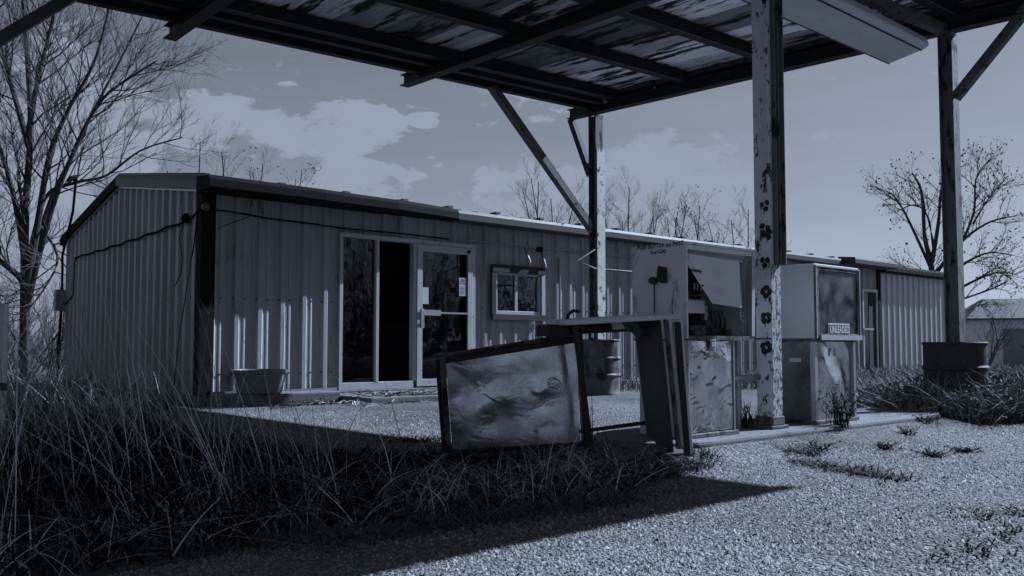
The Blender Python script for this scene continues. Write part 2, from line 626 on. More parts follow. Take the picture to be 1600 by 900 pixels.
def tag(o, label=None, cat=None, group=None, kind=None):
    for k, v in (('label', label), ('category', cat), ('group', group), ('kind', kind)):
        if v:
            o[k] = v
    return o


def thing(name, loc, label, cat, group=None):
    o = bpy.data.objects.new(name, None)
    C.objects.link(o)
    o.location = loc
    o.empty_display_size = 0.1
    OFF[o.name] = Vector(loc)
    return tag(o, label, cat, group)


def text_mesh(s, size, bold=0.0, jitter=0.0, seed=3):
    """list of (verts2d, faces) for a line of lettering, one pair for the whole line, centred"""
    cu = bpy.data.curves.new('lettering', 'FONT')
    cu.body = s
    cu.size = size
    cu.align_x = 'CENTER'
    cu.offset = bold
    cu.resolution_u = 3
    ob = bpy.data.objects.new('lettering', cu)
    C.objects.link(ob)
    dg = bpy.context.evaluated_depsgraph_get()
    me = bpy.data.meshes.new_from_object(ob.evaluated_get(dg))
    vs = [(v.co.x, v.co.y) for v in me.vertices]
    fs = [tuple(p.vertices) for p in me.polygons]
    bpy.data.objects.remove(ob)
    bpy.data.curves.remove(cu)
    bpy.data.meshes.remove(me)
    if jitter:
        rr = random.Random(seed)
        ph = rr.uniform(0, 6)
        vs = [(x + jitter * math.sin(y * 90 + x * 33 + ph), y + jitter * math.sin(x * 41 + ph) + jitter * .7 * math.sin(x * 97)) for x, y in vs]
    return vs, fs


def lettering(s, size, o, a, b, m, parent, bold=0.0, jitter=0.0, name='lettering'):
    vs, fs = text_mesh(s, size, bold, jitter)
    o, a, b = Vector(o), Vector(a), Vector(b)
    return MB().add([o + a * x + b * y for x, y in vs], fs).build(name, m, parent)


# ------------------------------------------------------------------ ground
def ground_z(x, y):
    d = math.hypot(x, y)
    z = 0.0
    if d > 22:
        z -= 0.35 * min(1.0, (d - 22) / 16.0)
    return z


def make_ground():
    rings = [0.0, 1.5, 3, 4.5, 6, 8, 10, 12, 14, 16, 18, 20, 22, 25, 28, 32, 38, 46, 60, 90, 150, 300, 700, 1800, 3500]
    n = 64
    vs, fs = [(0, 0, 0)], []
    for r_ in rings[1:]:
        for k in range(n):
            w = 2 * math.pi * k / n
            x, y = r_ * math.cos(w), r_ * math.sin(w)
            vs.append((x, y, ground_z(x, y)))
    for k in range(n):
        fs.append((0, 1 + k, 1 + (k + 1) % n))
    for i in range(len(rings) - 2):
        for k in range(n):
            k2 = (k + 1) % n
            fs.append((1 + i * n + k, 1 + (i + 1) * n + k, 1 + (i + 1) * n + k2, 1 + i * n + k2))
    o = MB().add(vs, fs).build('ground', M_ground, smooth=True)
    tag(o, 'worn grey chip seal forecourt and ground', None, kind='structure')
    return o


make_ground()

# dark soil bed under the rank grass
GR = [(-9, 2.45), (-2, 2.6), (0.3, 2.72), (1.4, 2.86), (2.4, 2.70), (3.1, 2.72), (3.75, 2.95), (3.95, 3.3), (3.5, 4.25), (2.75, 4.9), (2.35, 6.2), (2.3, 7.6), (2.9, 9.2), (3.55, 9.95), (3.55, 24), (-14, 24)]


def in_poly(px, py, poly):
    px, py = np.asarray(px), np.asarray(py)
    ins = np.zeros(px.shape, bool)
    j = len(poly) - 1
    for i in range(len(poly)):
        xi, yi = poly[i]
        xj, yj = poly[j]
        c = ((yi > py) != (yj > py)) & (px < (xj - xi) * (py - yi) / (yj - yi + 1e-12) + xi)
        ins ^= c
        j = i
    return ins


mb = MB()
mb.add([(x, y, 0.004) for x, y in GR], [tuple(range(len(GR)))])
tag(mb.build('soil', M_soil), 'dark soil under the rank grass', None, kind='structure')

# ------------------------------------------------------------------ building
X0, Y0, X1, YB = 3.635, 10.1, 24.40, 17.1
ZB, ZT, YR, ZR = 0.10, 2.60, 13.6, 3.15
bld = thing('metal_building', (X0, Y0, 0.0), 'long low ribbed metal station building with glazed shopfront behind the canopy', 'building')
OFFB = 0.030


def rib_profile(u0, u1, pitch=0.30, ph=0.13, depth=OFFB, wide=False):
    pts = []
    k0 = int(math.floor((u0 - ph) / pitch)) - 1
    k1 = int(math.ceil((u1 - ph) / pitch)) + 1
    for k in range(k0, k1 + 1):
        c = ph + k * pitch
        if wide:
            pts += [(c - .085, 0), (c - .045, depth), (c + .045, depth), (c + .085, 0)]
            continue
        pts += [(c - .048, 0), (c - .024, depth), (c + .024, depth), (c + .048, 0)]
        for m_ in (.10, .20):
            pts += [(c + m_ - .018, 0), (c + m_ - .008, .005), (c + m_ + .008, .005), (c + m_ + .018, 0)]

    def off(u):
        for i in range(len(pts) - 1):
            if pts[i][0] <= u <= pts[i + 1][0]:
                t = (u - pts[i][0]) / (pts[i + 1][0] - pts[i][0] + 1e-9)
                return pts[i][1] * (1 - t) + pts[i + 1][1] * t
        return 0.0
    us = sorted({u0, u1} | {p[0] for p in pts if u0 < p[0] < u1})
    return [(u, off(u)) for u in us]


def panels(name, segs, place, m, parent, width=0.9, origin=0.0, depth=OFFB):
    """slice each (u0,u1,zb(u),zt(u)) run into ribbed sheets"""
    for (u0, u1, zb, zt) in segs:
        k = math.floor((u0 - origin) / width)
        a = u0
        while a < u1 - 1e-4:
            k += 1
            b = min(u1, origin + k * width)
            if b - a < 0.02:
                b = min(u1, b + width)
                k += 1
            pr = rib_profile(a, b, depth=depth, wide=depth > .04)
            lift = rnd.uniform(0.0, 0.004)
            cuts = sorted({u for u, _ in pr})
            mbp = MB()
            vs, fs = [], []
            for u, of in pr:
                vs += [place(u, of + lift, zb(u)), place(u, of + lift, zt(u))]
            for i in range(len(pr) - 1):
                fs.append((2 * i, 2 * i + 2, 2 * i + 3, 2 * i + 1))
            mbp.add(vs, fs).build(name, m, parent)
            a = b


cst = lambda v: (lambda u: v)
fz0, fz1 = cst(ZB), cst(ZT)
F_L, F_R, F_T = 5.43, 7.715, 2.225          # shopfront opening
W_L, W_R, W_B, W_T = 8.04, 9.09, 1.155, 1.935   # window opening
D_L, D_R, D_T = 19.50, 20.25, 2.08
front = [(X0, F_L, fz0, fz1), (F_L, F_R, cst(F_T), fz1), (F_R, W_L, fz0, fz1), (W_L, W_R, fz0, cst(W_B)), (W_L, W_R, cst(W_T), fz1),
         (W_R, 18.2, fz0, fz1)]
panels('wall_panel', front, lambda u, o, z: (u, Y0 - o, z), M_wall, bld)
# recessed porch bay, then the far pale bay
YP = Y0 + 0.012
panels('wall_panel', [(18.2, D_L, fz0, fz1), (D_L, D_R, cst(D_T), fz1), (D_R, 20.32, fz0, fz1)], lambda u, o, z: (u, YP - o, z), M_wall, bld)
panels('wall_panel', [(20.32, X1, fz0, fz1)], lambda u, o, z: (u, Y0 - o, z), M_far, bld)


def roof_z(y):
    return ZT + (ZR - ZT) * (1 - abs(y - YR) / (YR - Y0)) if True else 0


panels('wall_panel', [(Y0, YR, fz0, roof_z), (YR, YB, fz0, roof_z)], lambda u, o, z: (X0 - o, u, z), M_gable, bld, origin=Y0, depth=.055)
# back, far end, floor, inner lining
MB().box((X0, YB, 0), (X1, YB + .05, ZT)).build('back_wall', M_gable, bld)
mb = MB()
mb.add([(X1, Y0, 0), (X1, YB, 0), (X1, YB, ZT), (X1, YR, ZR), (X1, Y0, ZT)], [(0, 1, 2, 3, 4)])
mb.build('end_wall', M_far, bld)
mb = MB()
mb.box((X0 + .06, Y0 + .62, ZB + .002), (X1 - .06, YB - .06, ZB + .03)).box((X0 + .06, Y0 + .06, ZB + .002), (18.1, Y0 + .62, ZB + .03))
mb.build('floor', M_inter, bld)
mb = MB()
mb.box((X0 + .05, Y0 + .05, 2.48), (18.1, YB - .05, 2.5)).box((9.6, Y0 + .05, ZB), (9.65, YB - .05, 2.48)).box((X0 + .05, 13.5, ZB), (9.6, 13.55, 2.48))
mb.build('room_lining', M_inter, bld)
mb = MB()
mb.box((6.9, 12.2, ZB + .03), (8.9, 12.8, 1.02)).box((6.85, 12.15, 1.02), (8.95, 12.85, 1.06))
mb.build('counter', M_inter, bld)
# slab and stoop
mb = MB()
mb.box((X0 - .05, Y0 - .12, -.1), (X1 + .05, YB + .05, ZB))
tag(mb.build('foundation_slab', M_conc, bevel=.01), 'concrete slab under the metal building', None, kind='structure')
mb = MB()
mb.box((5.15, 8.75, -.05), (7.95, Y0 - .125, 0.075))
tag(mb.build('stoop', M_conc, bevel=.012), 'low concrete stoop before the shopfront', None, kind='structure')

# roof sheets
rz = lambda y: 2.695 + (3.235 - 2.695) * (1 - abs(y - YR) / 3.7)
NRM = Vector((0, -0.143, 1)).normalized()


def roof_sheet(x0, x1):
    for side in (0, 1):
        pr = rib_profile(x0, x1)
        vs, fs = [], []
        ya = 9.93 if side == 0 else 17.3
        for u, o_ in pr:
            vs += [(u, ya, rz(ya) + o_ * .35), (u, YR, rz(YR) + o_ * .35)]
        for i in range(len(pr) - 1):
            fs.append((2 * i, 2 * i + 2, 2 * i + 3, 2 * i + 1))
        MB().add(vs, fs).build('roof_panel', M_roof, bld)


x = X0 - .1
while x < X1 + .05:
    roof_sheet(x, min(x + .9, X1 + .12))
    x += .9
MB().prism([(-.2, 0), (0, .035), (.2, 0), (.2, .02), (0, .055), (-.2, .02)], (X0 - .1, YR, rz(YR) + .01), (X1 + .12, YR, rz(YR) + .01), (0, 1, 0), (0, 0, 1)).build('ridge_cap', M_roof, bld)

# eave trim in lengths, each hung a little differently
for (xa, xb, dz, dy, dy2, m) in ((X0 - .13, 5.0, -0.003, -.215, -.215, M_trimd), (5.0, 6.1, -.005, -.213, -.17, M_trimd), (6.1, 7.25, .002, -.168, -.012, M_trimd), (7.25, 10.4, -.006, -.010, -.010, M_trim),
                                 (10.4, 14.0, -.002, -.006, -.006, M_trim), (14.0, 18.25, .004, -.01, -.01, M_trim), (18.25, 20.3, .03, -.30, -.30, M_trim), (20.3, X1 + .12, -.01, -.004, -.004, M_trimd)):
    MB().prism([(0.38, 0), (-.03, 0), (-.045, .02), (-.045, .11), (-.03, .155), (.38, .195)], (xa, 9.90 + dy, 2.537 + dz), (xb - .004, 9.90 + dy2, 2.537 + dz), (0, 1, 0), (0, 0, 1)).build('eave_trim', m, bld)
MB().box((18.25, 9.60, 2.62), (20.3, 9.9, 2.635)).build('porch_cover', M_trim, bld)
# rake trim on the gable, two slopes
for (ya, yb, m) in ((Y0 - .16, YR, M_trim), (YB + .16, YR, M_trimd)):
    za, zb = roof_z(ya), roof_z(yb)
    MB().prism([(.02, -.02), (-.085, -.02), (-.09, .09), (-.045, .185), (.02, .185)], (X0 - .03, ya, za), (X0 - .03, yb, zb), (1, 0, 0), (0, 0, 1)).build('rake_trim', m, bld)
    MB().prism([(0, -.045), (-.03, -.045), (-.03, -.022), (0, -.022)], (X0 - .045, ya, za), (X0 - .045, yb, zb), (1, 0, 0), (0, 0, 1)).build('trim_strip', M_alu, bld)
# corner trim
MB().prism([(-.075, -.075), (.10, -.075), (.10, -.03), (-.03, -.03), (-.03, .10), (-.075, .10)], (X0, Y0, ZB), (X0, Y0, ZT - .02), (1, 0, 0), (0, 1, 0)).build('corner_trim', M_trimd, bld)
MB().prism([(-.055, -.06), (.07, -.06), (.07, .02), (-.055, .02)], (20.32, Y0, ZB), (20.32, Y0, ZT - .02), (1, 0, 0), (0, 1, 0)).build('corner_trim', M_trimd, bld)
# base flashing strip
MB().box((X0, Y0 - .055, ZB - .02), (F_L - .03, Y0 - .045, ZB + .045)).build('base_flashing', M_alu, bld)
# screw heads
mb = MB()
for z in (1.28, .35):
    u = X0 + .2
    while u < 18:
        inopen = (F_L - .05 < u < F_R + .05) or (W_L - .1 < u < W_R + .1)
        if not inopen:
            mb.box((u - .009, Y0 - .016, z - .009), (u + .009, Y0 - .002, z + .009))
        u += .15
    v = Y0 + .13
    while v < YB:
        mb.box((X0 - .016, v - .007, z + .02 - .007), (X0 - .002, v + .007, z + .02 + .007))
        v += .15
tag(mb.build('screw_heads', M_dark, bld), kind='stuff')

# shopfront: fixed lights + door
YF = Y0 - .045
sf = MB().box((F_L, YF, F_T - .06), (F_R, Y0 + .06, F_T)).box((F_L, YF, ZB + .002), (6.62, Y0 + .06, ZB + .10)).box((F_L, YF + .002, ZB + .10), (F_L + .05, Y0 + .058, F_T - .06)).box(
    (F_R - .055, YF + .002, ZB + .002), (F_R, Y0 + .058, F_T - .06)).box((6.60, YF + .001, ZB + .10), (6.655, Y0 + .059, F_T - .06))
sfo = sf.build('shopfront_frame', M_alupaint, bld, bevel=.003)
MB().box((5.99, YF - .004, ZB + .10), (6.035, Y0 + .05, F_T - .06)).build('mullion', M_alupaint, sfo, bevel=.003)
MB().box((F_L + .05, Y0 + .01, ZB + .10), (5.99, Y0 + .016, F_T - .06)).build('window_pane', M_glass, sfo)
# door leaf
DX0, DX1, DZ1 = 6.66, 7.655, F_T - .065
dr = MB().box((DX0, YF - .012, ZB + .02), (DX0 + .09, YF + .035, DZ1)).box((DX1 - .09, YF - .012, ZB + .02), (DX1, YF + .035, DZ1)).box(
    (DX0 + .09, YF - .011, DZ1 - .10), (DX1 - .09, YF + .034, DZ1)).box((DX0 + .09, YF - .011, ZB + .02), (DX1 - .09, YF + .034, ZB + .12))
dro = dr.build('door', M_alupaint, bld, bevel=.003)
MB().box((DX0 + .09, YF + .008, ZB + .12), (DX1 - .09, YF + .014, DZ1 - .10)).build('door_pane', M_glass, dro)
MB().box((DX0 + .09, YF - .03, 1.135), (DX0 + .40, YF - .012, 1.215)).box((DX0 + .40, YF - .026, 1.165), (DX1 - .09, YF - .012, 1.19)).build('push_bar', M_alu, dro)
MB().prism([(0, 0), (.05, 0), (.05, .012), (.012, .012), (.012, .05), (0, .05)], (DX0 + .03, YF - .075, .95), (DX0 + .03, YF - .075, 1.22), (1, 0, 0), (0, 1, 0)).box(
    (DX0 + .035, YF - .03, .98), (DX0 + .05, YF - .012, 1.02)).box((DX0 + .035, YF - .03, 1.15), (DX0 + .05, YF - .012, 1.19)).build('pull_handle', M_alu, dro, bevel=.002)
for (xa, za, w, h) in ((7.41, 1.44, .13, .27), (DX0 + .10, 1.30, .10, .24)):
    no = MB().box((xa, YF - .002, za), (xa + w, YF + .0075, za + h)).build('notice', M_paper, dro)
if True:
    lettering('SEE', .055, (7.475, YF - .0045, 1.655), (1, 0, 0), (0, 0, 1), M_ink, dro, .0015)
    lettering('OTHER', .035, (7.475, YF - .0045, 1.615), (1, 0, 0), (0, 0, 1), M_ink, dro, .001)
    mb = MB()
    for i in range(6):
        mb.box((7.43, YF - .004, 1.465 + i * .022), (7.43 + rnd.uniform(.06, .09), YF - .0025, 1.471 + i * .022))
    mb.build('lettering', M_inkg, dro)
MB().box((DX1 - .10, YF - .035, DZ1 - .075), (DX1 - .055, YF - .012, DZ1 - .03)).build('door_closer', M_dark, dro)

# window with weathered boards
wo_ = MB().box((W_L + .06, Y0 - .05, W_B + .05), (W_L + .10, Y0 + .03, W_T - .10)).box((W_R - .10, Y0 - .05, W_B + .05), (W_R - .06, Y0 + .03, W_T - .10)).box(
    (W_L + .06, Y0 - .052, W_B + .03), (W_R - .06, Y0 + .03, W_B + .085)).box((W_L + .06, Y0 - .052, W_T - .13), (W_R - .06, Y0 + .03, W_T - .09)).box(
    (8.50, Y0 - .048, W_B + .085), (8.55, Y0 + .03, W_T - .13)).build('window', M_alupaint, bld, bevel=.003)
MB().box((W_L + .10, Y0 - .02, W_B + .085), (8.50, Y0 - .014, W_T - .13)).build('window_pane', M_glass, wo_)
MB().box((8.55, Y0 - .012, W_B + .085), (W_R - .10, Y0 - .006, W_T - .13)).build('window_pane', M_glass, wo_)
MB().box((W_L - .02, Y0 - .085, W_T - .10), (W_R + .02, Y0 - .04, W_T + .02)).build('frame_board', M_wood, wo_, bevel=.004)
MB().box((W_L - .02, Y0 - .085, W_B - .06), (W_R + .03, Y0 - .04, W_B + .03)).build('frame_board', M_wood, wo_, bevel=.004)
MB().box((W_L - .03, Y0 - .08, W_B + .035), (W_L + .055, Y0 - .045, W_T - .105)).build('frame_board', M_wood, wo_, bevel=.004)
MB().box((W_R - .055, Y0 - .08, W_B + .035), (W_R + .02, Y0 - .045, W_T - .105)).build('frame_board', M_alupaint, wo_, bevel=.004)
# far porch door
fd = MB().box((D_L, YP - .06, ZB), (D_L + .06, YP + .02, D_T)).box((D_R - .06, YP - .06, ZB), (D_R, YP + .02, D_T)).box((D_L + .06, YP - .059, D_T - .07), (D_R - .06, YP + .02, D_T)).build('porch_door_frame', M_alupaint, bld)
MB().box((D_L + .06, YP - .02, ZB), (D_L + .35, YP - .015, D_T - .07)).build('door_pane', M_glass, fd)
MB().box((D_L + .35, YP - .03, ZB), (D_R - .06, YP + .01, D_T - .07)).build('doorway_shade', M_dark, fd)  # dark panel painting the shade of the open doorway
MB().box((D_L - .03, YP - .10, 1.08), (D_R - .3, YP - .06, 1.12)).build('push_bar', M_alu, fd)

# conduits and cables on the walls
pts = [(F_R - .5, Y0 - .075, 2.29), (8.3, Y0 - .07, 2.285), (9.0, Y0 - .07, 2.27), (9.5, Y0 - .07, 2.29), (10.6, Y0 - .07, 2.27), (12.5, Y0 - .07, 2.28)]
MB().tube(pts, .014, 8).build('conduit', M_pipe, bld, True)
MB().tube([(9.45, Y0 - .06, 2.16), (9.45, Y0 - .06, ZB + .3)], .018, 8).build('downpipe', M_pipe, bld, True)
mb = MB()
pts = []
for i in range(40):
    t = i / 39
    pts.append((X0 - .085, Y0 + .46 + t * 5.64, 2.245 - .018 * math.sin(t * 40) * .6 - .02 * math.sin(t * 3.1)))
mb.tube(pts, .014, 6)
mb.tube([(X0 - .06, 16.2, 2.23), (X0 - .06, 16.3, 2.18), (X0 - .06, 16.32, 1.6), (X0 - .07, 16.9, 1.45)], .013, 6)
mb.tube([(X0 - .06, Y0 + .46, 2.245), (X0 - .09, Y0 - .06, 2.33), (X0 + .2, Y0 - .10, 2.34), (4.4, Y0 - .09, 2.30), (5.0, Y0 - .085, 2.29), (5.43, Y0 - .085, 2.27), (6.4, Y0 - .08, 2.28), (7.2, Y0 - .08, 2.27)], .011, 6)
mb.tube([(X0 + .12, Y0 - .09, 2.12), (4.15, Y0 - .09, 2.3)], .005, 4)
mb.tube([(X0 - .12, Y0 - .08, 2.3), (X0 - .2, 9.9, 1.9), (3.2, 9.6, .9), (3.1, 9.5, .2)], .009, 5)
mb.tube([(X0 - .06, Y0 + .60, 2.23), (X0 - .09, Y0 + .65, 2.05), (X0 - .07, Y0 + .58, 1.8), (X0 - .08, Y0 + .6, 1.6), (X0 - .1, Y0 + .75, 1.45)], .006, 5)
mb.build('cable', M_wire, bld)
MB().lathe([(0, -.05), (.045, -.045), (.06, 0), (.05, .04), (.02, .07), (0, .075)], (X0 - .09, Y0 + .42, 2.27), 10, jit=.15).build('insulator', M_wire, bld)
MB().lathe(
    [(0, -.05), (.05, -.03), (.055, .02), (.02, .06), (0, .06)], (X0 - .03, Y0 - .09, 2.36), 10, jit=.2).build('insulator', M_brace, bld)
# small bracket between eave and opening
MB().tube([(4.19, Y0 - .06, 2.52), (4.17, Y0 - .09, 2.42), (4.20, Y0 - .06, 2.34)], .02, 6).tube([(6.36, Y0 - .05, 2.50), (6.36, Y0 - .06, 2.28)], .016, 6).build('bracket', M_pipe, bld)
# vents along the roof eave
for u in np.arange(4.4, 18, .9):
    y9 = 9.72 if u < 6.4 else 9.91
    MB().box((u, y9, rz(y9) + .02), (u + .09, y9 + .15, rz(y9) + .05)).build('rib_closure', M_roof, bld)

# electric meter + mast on the back corner
met = thing('electric_meter', (3.52, 17.0, 1.3), 'grey electric meter box on the back corner of the gable wall', 'meter')
MB().box((3.42, 16.95, 1.33), (3.60, 17.13, 1.72)).build('box', M_pipe, met, bevel=.01)
MB().lathe([(0, 0), (.065, 0), (.07, .02), (.06, .05), (0, .055)], (0, 0, 0), 16).build('dial', M_glassp, met)
met.children[-1].location = (-.13, .04, .30)
met.children[-1].rotation_euler = (0, R(-90), 0)
MB().tube([(3.53, 17.0, 1.72), (3.52, 17.0, 2.35), (3.50, 16.2, 3.05), (3.50, 16.05, 3.55)], .022, 8).build('mast_pipe', M_wire, met, True)
MB().tube([(3.50, 16.05, 3.55), (3.47, 15.98, 3.63), (3.40, 15.95, 3.60), (3.36, 15.95, 3.52)], [.035, .05, .045, .03], 8).build('mast_head', M_wire, met, True)
MB().tube([(3.53, 17.02, 1.33), (3.50, 17.05, .6), (3.5, 17.0, .05)], .024, 8).build('pipe', M_wire, met, True)

# flood lamps above the window
fl = thing('flood_lamp', (8.98, Y0 - .08, 2.2), 'twin flood lamp bracket hanging from the conduit above the window', 'lamp')
MB().lathe([(0, -.04), (.05, -.03), (.06, 0), (.05, .04), (0, .05)], (8.98, Y0 - .09, 2.24), 12, jit=.12).build('junction_box', M_wire, fl)
for bx_, zt_, tilt in ((8.67, 2.27, .05), (9.03, 2.22, .02)):
    ls = MB().tube([(bx_, Y0 - .075, zt_), (bx_ - .01, Y0 - .10, zt_ - .06), (bx_, Y0 - .12, zt_ - .12)], .008, 6).build('cord', M_wire, fl, True)
    MB().tube([(bx_, Y0 - .12, zt_ - .11), (bx_ + tilt * .3, Y0 - .125, zt_ - .15), (bx_ + tilt * .8, Y0 - .13, zt_ - .22), (bx_ + tilt, Y0 - .135, zt_ - .27)], [.014, .022, .036, .030], 10).build('bulb', M_pipe, ls, True)

# ------------------------------------------------------------------ canopy
zc = lambda x, y: 4.20 + .03 * (x - 8.8) + .047 * (y - 8.5)
can = thing('forecourt_canopy', (8.7, 8.49, 0), 'rusty steel forecourt canopy on posts with diagonal braces', 'canopy')
CX0, CX1, CY0, CY1 = -.55, 8.86, 1.30, 8.55


def ibeam(p0, p1, w, h, name, m, parent, t=.010):
    """I section, bottom centre running p0-p1"""
    p0, p1 = Vector(p0), Vector(p1)
    d = (p1 - p0).normalized()
    a = d.cross(Vector((0, 0, 1))).normalized()
    b = a.cross(d).normalized()
    w2 = w / 2
    pr = [(-w2, 0), (w2, 0), (w2, t), (t / 2, t), (t / 2, h - t), (w2, h - t), (w2, h), (-w2, h), (-w2, h - t), (-t / 2, h - t), (-t / 2, t), (-w2, t)]
    return MB().prism(pr, p0, p1, a, b).build(name, m, parent)


def slope_line(y, xa, xb, dz):
    return (xa, y, zc(xa, y) + dz), (xb, y, zc(xb, y) + dz)


for xb_ in (-.1, 2.80, 5.70, 8.62):
    ibeam((xb_, 1.36, zc(xb_, 1.36) - .14), (xb_, 8.93, zc(xb_, 8.93) - .14), .13, .14, 'cross_beam', M_beam, can)
for i, y in enumerate((8.05, 6.80, 5.55, 4.40, 3.45, 2.60)):
    p0, p1 = slope_line(y, CX0 + .03, CX1 - .03, .004)
    ibeam(p0, p1, .10, .14, 'purlin', M_beam, can, .012)
    MB().prism([(-.056, -.002), (-.044, -.002), (-.044, .006), (-.056, .006)], Vector(p0) + Vector((0, 0, 0)), Vector(p1), (0, 1, 0), (0, 0, 1)).build('worn_highlight_edge', M_brace, can)  # paler strip: worn edge with its highlight put into the colour
# edge channels
for (y, nm) in ((CY1, 1), (CY0, -1)):
    p0, p1 = slope_line(y, CX0, CX1 + .0, -.07)
    MB().prism([(0, 0), (.09 * -nm, 0), (.09 * -nm, .012), (.012 * -nm, .012), (.012 * -nm, .25), (.06 * -nm, .25), (.06 * -nm, .262), (0, .262)], p0, p1, (0, 1, 0), (0, 0, 1)).build('edge_channel', M_beam, can)
    p0, p1 = slope_line(y - .30 * nm, CX0 + .02, CX1 - .02, -.03)
    ibeam(p0, p1, .09, .16, 'edge_beam', M_beam, can)
for (xx, nm) in ((CX1, 1), (CX0, -1)):
    p0, p1 = (xx, CY0 - .02, zc(xx, CY0)), (xx, 8.86, zc(xx, 8.86))
    MB().prism([(0, 0), (-.09 * nm, 0), (-.09 * nm, .012), (-.012 * nm, .012), (-.012 * nm, .19), (-.06 * nm, .19), (-.06 * nm, .20), (0, .20)], p0, p1, (1, 0, 0), (0, 0, 1)).build('edge_channel', M_beam, can)
    MB().prism([(-.10 * nm, .10), (-.16 * nm, .10), (-.16 * nm, .15), (-.10 * nm, .15)], (p0[0], p0[1] + .1, p0[2]), (p1[0], p1[1] - .35, p1[2]), (1, 0, 0), (0, 0, 1)).build('edge_angle', M_brace, can)
# bolt holes letting light through the edge sheet (near right corner): small bright rivets
# decking: corrugated sheets laid across the purlins
w_ = .62
x = CX0 + .02
k = 0
while x < CX1 - .03:
    xb_ = min(x + w_, CX1 - .02)
    for (ya, yb) in ((CY0 + .02, 5.5), (5.42, CY1 - .02)):
        n = 16
        vs, fs = [], []
        lift = .148 + rnd.uniform(0, .006) + (.008 if ya > 5 else 0)
        tilt = rnd.uniform(-.004, .004)
        for i in range(n + 1):
            u = x + (xb_ - x) * i / n
            of = .009 * (1 if (i % 4) in (1, 2) else 0)
            for yy in (ya, yb):
                vs.append((u, yy, zc(u, yy) + lift + of + tilt * (i / n)))
        for i in range(n):
            fs.append((2 * i, 2 * i + 1, 2 * i + 3, 2 * i + 2))
        MB().add(vs, fs).build('roof_sheet', M_deck, can)
    x += w_ - .035
    k += 1


# posts
def hpost(x, y, z0, z1, w, name, m, m2=None):
    t = .010
    w2 = w / 2
    pr = [(-w2, -w2), (w2, -w2), (w2, -w2 + t), (t / 2, -w2 + t), (t / 2, w2 - t), (w2, w2 - t), (w2, w2), (-w2, w2), (-w2, w2 - t), (-t / 2, w2 - t), (-t / 2, -w2 + t), (-w2, -w2 + t)]
    return MB().prism(pr, (x, y, z0), (x, y, z1), (1, 0, 0), (0, 1, 0)).build(name, m, can)


fp = hpost(8.72, 8.49, 0, zc(8.72, 8.49) - .14, .15, 'post', M_postd)
MB().box((8.655, 8.40, .7), (8.815, 8.414, 3.55)).build('lit_side_plate', M_post, fp)  # white plates paint the sunlit right side of the post
MB().box((8.801, 8.415, .7), (8.815, 8.56, 3.55)).build('lit_side_plate', M_post, fp)
MB().tube([(8.62, 8.40, zc(8.6, 8.4) - .1), (8.60, 8.42, 3.6), (8.60, 8.43, 3.0), (8.60, 8.42, 1.9)], .011, 6).build('cable', M_wire, fp)
hpost(-.1, 8.49, 0, zc(-.1, 8.49) - .14, .15, 'post', M_postd)
rp = hpost(8.60, 3.50, 0, zc(8.6, 3.5) - .165, .135, 'post', M_postd)
hpost(-.1, 3.50, 0, zc(-.1, 3.5) - .14, .135, 'post', M_postd)
# pipe arms from the far post
MB().tube([(8.62, 8.42, 2.08), (8.20, 8.35, 1.88), (8.62, 8.40, 1.80)], .014, 6).tube([(8.80, 8.42, 1.80), (9.6, 8.42, 1.80), (9.95, 8.45, 1.80)], .016, 6).build('pipe_arm', M_brace, fp, True)
MB().tube([(8.55, 8.36, .95), (8.47, 8.30, .98), (8.38, 8.25, .92), (8.33, 8.22, .80)], .035, 8).build('hose', M_black, fp, True)


def brace(p0, p1, w, m=None):
    p0, p1 = Vector(p0), Vector(p1)
    d = (p1 - p0).normalized()
    side = Vector((0, 1, 0)) if abs(d.x) > abs(d.y) else Vector((1, 0, 0))
    up = d.cross(side).normalized()
    t = .008
    pr = [(-w / 2, -w / 2), (w / 2, -w / 2), (w / 2, -w / 2 + t), (-w / 2 + t, -w / 2 + t), (-w / 2 + t, w / 2 - t), (w / 2, w / 2 - t), (w / 2, w / 2), (-w / 2, w / 2)]
    return MB().prism(pr, p0, p1, side, up).build('brace', m or M_brace, can)


brace((8.64, 8.48, 2.36), (6.76, 8.48, zc(6.76, 8.48) - .03), .10)
brace((8.68, 8.56, 3.18), (8.66, 8.94, zc(8.66, 8.9) - .13), .085, M_beam)
brace((-.04, 8.48, 2.20), (1.80, 8.48, zc(1.8, 8.48) - .02), .10)
brace((8.60, 3.44, 3.14), (8.60, 2.72, zc(8.6, 2.7) - .02), .085)
brace((-.1, 3.44, 3.0), (-.1, 2.6, zc(-.1, 2.6) - .02), .085)
# girder along the near post row
MB().prism([(-.04, 0), (.04, 0), (.04, .10), (-.04, .10)], (5.30, 3.55, zc(5.3, 3.55) - .25), (8.62, 3.52, zc(8.62, 3.52) - .165), (0, 1, 0), (0, 0, 1)).build('girder', M_brace, can, bevel=.004)
MB().prism([(-.04, 0), (.04, 0), (.04, .10), (-.04, .10)], (-.1, 3.55, zc(-.1, 3.55) - .25), (5.30, 3.55, zc(5.3, 3.55) - .251), (0, 1, 0), (0, 0, 1)).build('girder', M_brace, can, bevel=.004)

